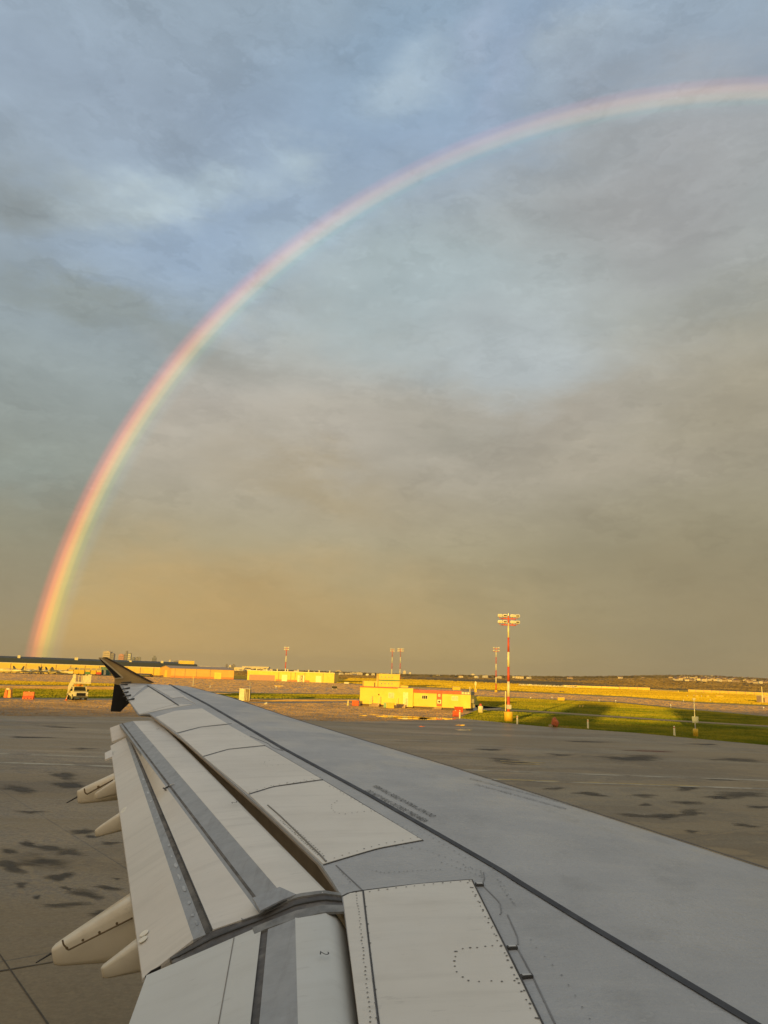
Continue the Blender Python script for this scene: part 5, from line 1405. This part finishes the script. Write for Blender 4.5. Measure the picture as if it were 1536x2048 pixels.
# ------------------------------------------------------------------ parked vehicles and small aircraft by the hangar
def bus(x, y, L_, label, m, rz):
    v = gp(x, y); t = thing('loader_truck', label, 'truck', v, rz, 'yellow ground vehicles by the long hangar')
    mb = MB(); mb.bbox(-L_ / 2, L_ / 2, -1.1, 1.1, .5, 1.5, .08); mb.build('chassis', m, t)
    mb = MB(); mb.bbox(-L_ / 2, -L_ / 2 + 1.6, -1.05, 1.05, 1.5, 2.6, .12); cb = mb.build('cab', WHT, t)
    mb = MB(); mb.box(-L_ / 2 - .02, -L_ / 2 + .4, -.9, .9, 1.8, 2.4); mb.build('windscreen', GLS, cb)
    mb = MB(); mb.prism([(-L_ / 2 + 1.7, 1.5), (L_ / 2, 1.5), (L_ / 2, 2.2), (-L_ / 2 + 1.7, 3.1)], -1, 1); mb.build('boom', YEL, t)
    for xx in (-L_ / 2 + 1, L_ / 2 - 1):
        for s_ in (-1, 1): mb = MB(); mb.tube((xx, s_ * .85, .5), (xx, s_ * 1.15, .5), .5, .5, 14); mb.build('wheel', TYR, t)
    return t
for i, x in enumerate((141, 152, 163, 175, 186, 197)):
    bus(x, 1349.2 + i * .35, 5.0, ('first', 'second', 'third', 'fourth', 'fifth', 'sixth')[i] + ' from the left of the yellow trucks before the long hangar', (WHT, YEL, YEL, GRN, YEL, RED)[i], rad(-70))
v = gp(209, 1350.8)
t = thing('shipping_container', 'dark teal container right of the yellow trucks beside the winglet', 'container', v, rad(3))
mb = MB(); mb.box(-2.2, 2.2, 0, 2.4, .15, 3.9); mb.build('body', TEAL, t)
mb = MB()
for i in range(11): mb.box(-2.1 + i * .4, -1.95 + i * .4, -.05, 0, .2, 3.8)
mb.build('corrugation', TEAL, t)
mb = MB(); mb.box(-.5, .5, -.09, -.05, .2, 2.4); mb.build('door', WHT, t)

proto = None; k_ = 0
for x, y, rz_ in ((-30, 1345, .3), (8, 1346.2, .2), (28, 1346.8, 2.9), (48, 1347.2, .35), (66, 1347.4, 2.8), (84, 1347.8, 3.0), (98, 1348.2, .3), (111, 1348.4, .2), (124, 1348.8, .25), (134, 1349, 2.9)):
    v = gp(x, y)
    if proto is None:
        proto = thing('small_airplane', '', 'airplane', v, rz_, 'small airplanes parked before the long hangar')
        mb = MB()
        pr = [(-4.2, .12, 1.35), (-2.5, .3, 1.25), (-.6, .55, 1.2), (1.2, .58, 1.15), (2.4, .42, 1.05), (3.0, .2, 1.0)]
        vs = []; fs = []
        for xx, r_, zz in pr:
            for j in range(12): a = 2 * math.pi * j / 12; vs.append((xx, r_ * math.cos(a), zz + r_ * math.sin(a)))
        for i in range(len(pr) - 1):
            for j in range(12): fs.append((i * 12 + j, i * 12 + (j + 1) % 12, (i + 1) * 12 + (j + 1) % 12, (i + 1) * 12 + j))
        mb.add(vs, fs); mb.build('fuselage', WHT, proto, True)
        mb = MB(); mb.add([(1.0, -5, 1.9), (1.0, 5, 1.9), (-.4, 5, 1.85), (-.4, -5, 1.85), (1.0, -5, 1.98), (1.0, 5, 1.98), (-.4, 5, 1.95), (-.4, -5, 1.95)], [(3, 2, 1, 0), (4, 5, 6, 7), (0, 1, 5, 4), (1, 2, 6, 5), (2, 3, 7, 6), (3, 0, 4, 7)]); mb.build('wing', WHT, proto)
        mb = MB(); mb.prism([(-4.3, 1.3), (-3.0, 1.4), (-4.2, 3.2), (-4.8, 3.2)], -.06, .06); mb.build('tail_fin', mat('dark_blue_tail', (.03, .035, .05), .4), proto)
        mb = MB(); mb.box(-4.6, -3.6, -1.5, 1.5, 1.32, 1.38); mb.build('tailplane', WHT, proto)
        for a, b in (((1.8, 0), (1.8, 0)), ((-.2, 1.1), (-.2, .4)), ((-.2, -1.1), (-.2, -.4))):
            mb = MB(); mb.tube((a[0], a[1], .2), (b[0], b[1], 1.0), .05, n=6); mb.build('leg', STL, proto)
            mb = MB(); mb.tube((a[0], a[1] - .08, .22), (a[0], a[1] + .08, .22), .22, .22, 10); mb.build('wheel', TYR, proto)
        o = proto
    else: o = dup(proto, v, rz_)
    names = ('outermost', 'first', 'second', 'third', 'fourth', 'fifth', 'sixth', 'seventh', 'eighth', 'ninth')
    o['label'] = names[k_] + ' from the left edge of the small white airplanes with dark tails'; k_ += 1

# parked cars between the long hangar and the tan one and in a row on the field edge
carp = None
def car(v, rz_, m, label, group):
    t = thing('parked_car', label, 'car', v, rz_, group)
    mb = MB(); mb.prism([(-2.1, .35), (2.1, .35), (2.15, .75), (1.1, .9), (.6, 1.4), (-1.1, 1.42), (-1.8, .95), (-2.15, .9)], -.85, .85); b = mb.build('body', m, t)
    for s_ in (-1, 1): mb = MB(); mb.prism([(-1.55, .95), (.9, .95), (.5, 1.33), (-1.05, 1.35)], s_ * .86 - .01, s_ * .86 + .01); mb.build('window', GLS, b)
    for xx in (-1.35, 1.35): mb = MB(); mb.tube((xx, -.88, .33), (xx, .88, .33), .33, .33, 12); mb.build('wheels', TYR, t)
    return t
dkc = mat('dark_car_paint', (.05, .04, .035), .3)
c1 = car(gp(274, 1352.6), .1, dkc, 'dark vehicle in the row between winglet and tan hangar', 'dark vehicles beside the tan hangar')
for i in range(1, 8): dup(c1, gp(274 + i * 3.6, 1352.6 + i * .13), .1 + 1.4)
c2 = car(pt(1044, 1368.6, 520) * 1, .2, WHT, 'white vehicle in the far row at the golden field edge', 'white vehicles along the far field edge'); c2.location.z = 0
for i in range(1, 30):
    q_ = pt(1044 + i * 3.7 + random.uniform(-1, 1), 1370, 520 - i); q_.z = 0; dup(c2, q_, random.uniform(-.3, .3))

# perimeter wall / pale sheds along the field
pw = [(1130, 1375.3), (1148, 1376), (1300, 1381.2), (1356, 1384.6)]
for (xa, ya), (xb, yb), lb in (((1125, 1375.2), (1238, 1379.2), 'left length of low white perimeter wall beyond the golden field'), ((1239, 1379.3), (1300, 1381.2), 'middle length of low white perimeter wall, slightly taller'), ((1302, 1381.6), (1356, 1385.2), 'short thin length of perimeter wall before the suburb'), ((1376, 1383.4), (1640, 1395), 'right length of low white perimeter wall below the houses')):
    a, L, rz_ = frame(gp(xa, ya), gp(xb, yb)); t = thing('perimeter_wall', lb, 'wall', a, rz_)
    hh = 1.5 if 'left' in lb else 1.35 if 'right' in lb else 1.7 if 'taller' in lb else .9
    mb = MB(); mb.box(0, L, 0, .5, 0, hh); mb.build('wall', YW, t)
    mb = MB()
    for i in range(int(L / 6)): mb.box(i * 6 + .1, i * 6 + .5, -.12, -.01, 0, hh + .15)
    mb.build('piers', mat('tan_wall', (.55, .38, .2), .7), t)
    mb = MB(); mb.box(0, L, -.05, .55, hh, hh + .12); mb.build('coping', WHT, t)

# ------------------------------------------------------------------ far city and suburb
CT = [mat('tower_tan', (.50, .40, .26), .7), mat('tower_grey', (.20, .18, .16), .7), mat('tower_red', (.55, .26, .15), .7), mat('tower_blue', (.14, .15, .17), .5), mat('tower_pale', (.68, .58, .38), .7)]
TWN = mat('tower_window', (.07, .07, .07), .3)
def tower(x0, x1_, ytop, D, mi, label, crown=0):
    a = pt(x0, 1340, D); b = pt(x1_, 1340, D); top = pt((x0 + x1_) / 2, ytop, D).z; w = b.x - a.x
    t = thing('office_tower', label, 'building', ((a.x + b.x) / 2, D, 0), random.uniform(-.25, .25))
    mb = MB(); mb.box(-w / 2, w / 2, 0, w * .8, 0, top); mb.build('wall', CT[mi], t)
    mb = MB(); n = max(2, int(top / 9))
    for i in range(1, n): mb.box(-w * .42, w * .42, -.25, -.05, top * i / n, top * i / n + 2.6)
    mb.build('window_bands', TWN, t)
    mb = MB(); mb.box(-w * .25, w * .25, w * .2, w * .6, top, top + 3 + crown * 14); mb.build('roof_plant', CT[mi], t)
    return t
TD = 3900
for i, (x0, x1_, yt, mi, cr, lb) in enumerate(((202, 217, 1303, 0, 0, 'broad tan office tower, leftmost of the skyline'), (217.6, 225, 1307, 1, 0, 'grey tower leaning close to the broad tan one'), (234.5, 244.5, 1309, 2, 0, 'reddish block tower with flat top on the skyline'), (245.5, 252, 1307.5, 1, .8, 'slim dark tower with a pale spire on the skyline'), (252.5, 259, 1306.5, 3, 0, 'tall blue grey tower right of the spired one'),
        (261, 267, 1315, 3, 0, 'shorter blue grey tower in the cluster right of the tall one'), (268, 274, 1316.5, 1, .3, 'short grey tower with stepped top in the cluster'), (274.5, 279, 1314.5, 3, 0, 'narrow blue grey tower at the right end of the cluster'), (302, 310.5, 1315, 3, .4, 'isolated blue grey tower with stepped crown above the tan hangar'), (336, 340, 1320.5, 4, 0, 'slim pale tower above the dark hangar roof end'), (346, 357, 1322.5, 1, 0, 'wide dark block above the dark hangar roof end'),
        (358, 367, 1325, 0, 0, 'low tan block beside the wide dark one'), (451, 455, 1329, 1, 0, 'dark chimney like tower right of the tan hangar'), (457, 462, 1331, 4, 0, 'pale slender tower right of the tan hangar'), (463, 470, 1329.5, 1, 0, 'grey tower above the gap beside the tan hangar'), (671, 683, 1341.5, 0, 0, 'tan slab block above the right end of the cargo building'), (806, 812, 1342.3, 4, 0, 'pale slim tower right of the mast pair'), (818, 822.5, 1345.3, 4, 0, 'small pale tower right of the mast pair, the shorter'), (942, 949.5, 1348.5, 4, 0, 'pale cube building on the horizon left of the tall mast'))):
    tower(x0, x1_, yt, TD, mi, lb, cr)
# low buildings along the horizon and houses climbing the slope
HM = [mat('house_cream', (.70, .58, .36), .7), mat('house_tan', (.42, .31, .19), .7), mat('house_white', (.78, .70, .50), .6)]
RF = [mat('roof_brown', (.16, .10, .07), .8), mat('roof_grey', (.2, .18, .16), .8)]
def lowb(w, d_, h, mi, ri, gable):
    t = thing('house', 'pale house scattered on the far suburb slope', 'house', (0, 0, 0), 0, 'houses of the far suburb')
    mb = MB(); mb.box(-w / 2, w / 2, -d_ / 2, d_ / 2, 0, h); mb.build('wall', HM[mi], t)
    mb = MB()
    if gable: mb.prism([(-w / 2 - .4, h), (w / 2 + .4, h), (0, h + w * .22)], -d_ / 2 - .4, d_ / 2 + .4)
    else: mb.box(-w / 2 - .3, w / 2 + .3, -d_ / 2 - .3, d_ / 2 + .3, h, h + .5)
    mb.build('roof', RF[ri] if gable else HM[2], t)
    mb = MB()
    for q_ in (-.3, 0, .3): mb.box(w * q_ - .6, w * q_ + .6, -d_ / 2 - .08, -d_ / 2 - .01, h * .35, h * .7)
    mb.build('window', TWN, t); return t
protos = [lowb(11, 9, 5, 0, 0, True), lowb(9, 10, 5.5, 2, 1, True), lowb(14, 9, 4.5, 1, 0, True), lowb(22, 14, 6, 0, 1, False)]
for q_ in protos: q_['used'] = 0
def sow(x, D, kind, sc=1.):
    v = pt(x, 1340, D); z = rise(v.x, v.y); src = protos[kind]
    if not src['used']: src['used'] = 1; src.location = (v.x, v.y, z + 1.2 * (x > 1075)); src.rotation_euler.z = random.uniform(-.6, .6); src.scale = (sc,) * 3; return src
    return dup(src, (v.x, v.y, z + 1.2 * (x > 1075)), random.uniform(-.6, .6), scale=sc)
KN = ('cream gabled house', 'white gabled house', 'tan gabled house', 'cream flat roofed block')
def where(x, D, kd):
    band = 'low on the suburb slope' if D < 1500 else 'half way up the slope' if D < 2600 else 'high on the ridge'
    side = 'just right of tall mast' if x < 1130 else 'above the left wall length' if x < 1240 else 'above the middle wall lengths' if x < 1375 else 'left of the weather pole' if x < 1420 else 'above the three yellow field boxes' if x < 1480 else 'near the right edge'
    return 'tiny ' + KN[kd] + ' ' + band + ', ' + side
for i in range(240):
    x = random.gauss(1440, 75) if i % 3 else random.uniform(1080, 1540)
    if not 1075 < x < 1545: continue
    D = random.uniform(1000, 2000) if x > 1340 and i % 2 else random.uniform(1400, 3700)
    kd = random.choice((0, 0, 1, 2, 2)); sow(x, D, kd, random.uniform(.4, .65) if D < 2000 else random.uniform(.5, .9))['label'] = where(x, D, kd)
SPOT = ((480, 'beside the tan hangar'), (570, 'over the left cargo building half'), (670, 'over the right cargo building half'), (755, 'left of the site office'), (840, 'behind the mast pair'), (950, 'over the portable office'), (1200, 'about the foot of the tall mast'))
for i in range(95):
    x = random.uniform(375, 1080); D = random.uniform(1500, 3500); kd = random.choice((0, 1, 1, 3))
    o = sow(x, D, kd, random.uniform(.6, 1.1)); o['label'] = ('nearer ' if D < 2300 else 'faint ') + KN[kd] + ' on flat horizon ' + next(t_ for q_, t_ in SPOT if x < q_); o['group'] = 'low buildings along the horizon'
for x in (8, 14, 24, 27, 44, 67, 120, 143, 290, 296, 315, 380, 410, 435, 482, 500, 522):
    o = sow(x, random.uniform(1800, 2600), 3, random.uniform(1.2, 2.0)); o['label'] = 'pale flat block over the roof ' + ('of the long hangar left of the rainbow foot' if x < 60 else 'of the long hangar right of the rainbow foot' if x < 200 else 'of the long hangar right of the winglet' if x < 400 else 'near the tan hangar'); o['group'] = 'low buildings along the horizon'
for q_ in protos: del q_['used']
# dark belt of distant trees
vs = []; fs = []
for i in range(6000):
    x = random.uniform(300, 1560); D = 1 / random.uniform(1 / 4200, 1 / 1900); 
    h_ = 0
    v = pt(x, 1340, D); z = rise(v.x, v.y); h = random.uniform(3, 7.5); w = random.uniform(2.5, 7)
    b = len(vs); a = random.uniform(-.6, .6); cx_, sx_ = math.cos(a) * w, math.sin(a) * w
    vs += [(v.x - cx_, v.y - sx_, z), (v.x + cx_, v.y + sx_, z), (v.x + cx_ * .8, v.y + sx_ * .8, z + h * .6), (v.x + cx_ * .2, v.y, z + h), (v.x - cx_ * .6, v.y - sx_ * .6, z + h * .8)]
    fs.append((b, b + 1, b + 2, b + 3, b + 4))
o = mkobj('distant_trees', vs, fs, mat('tree_belt', (.10, .08, .03), .95, var=.5, scale=.01, spec=.05)); tag(o, 'dark belt of distant trees along the horizon and up the suburb slope', 'trees', kind='stuff')

# ------------------------------------------------------------------ rain haze
mb = MB(); mb.box(-6000, 6000, -900, 7600, -1.0, 125.0)
hz = mb.build('haze', None); hz['kind'] = 'stuff'; hz['label'] = 'thin rain haze over the airfield and the city'; hz['category'] = 'haze'
hm = bpy.data.materials.new('haze_air'); hm.use_nodes = True; hm.node_tree.nodes.clear(); k = NT(hm.node_tree)
pv = k.new('ShaderNodeVolumePrincipled'); pv.inputs['Color'].default_value = (.93, .85, .66, 1); pv.inputs['Density'].default_value = .00009; pv.inputs['Anisotropy'].default_value = .45
ou = k.new('ShaderNodeOutputMaterial'); k.l.new(pv.outputs[0], ou.inputs['Volume']); hz.data.materials.append(hm)
hz.display_type = 'WIRE'
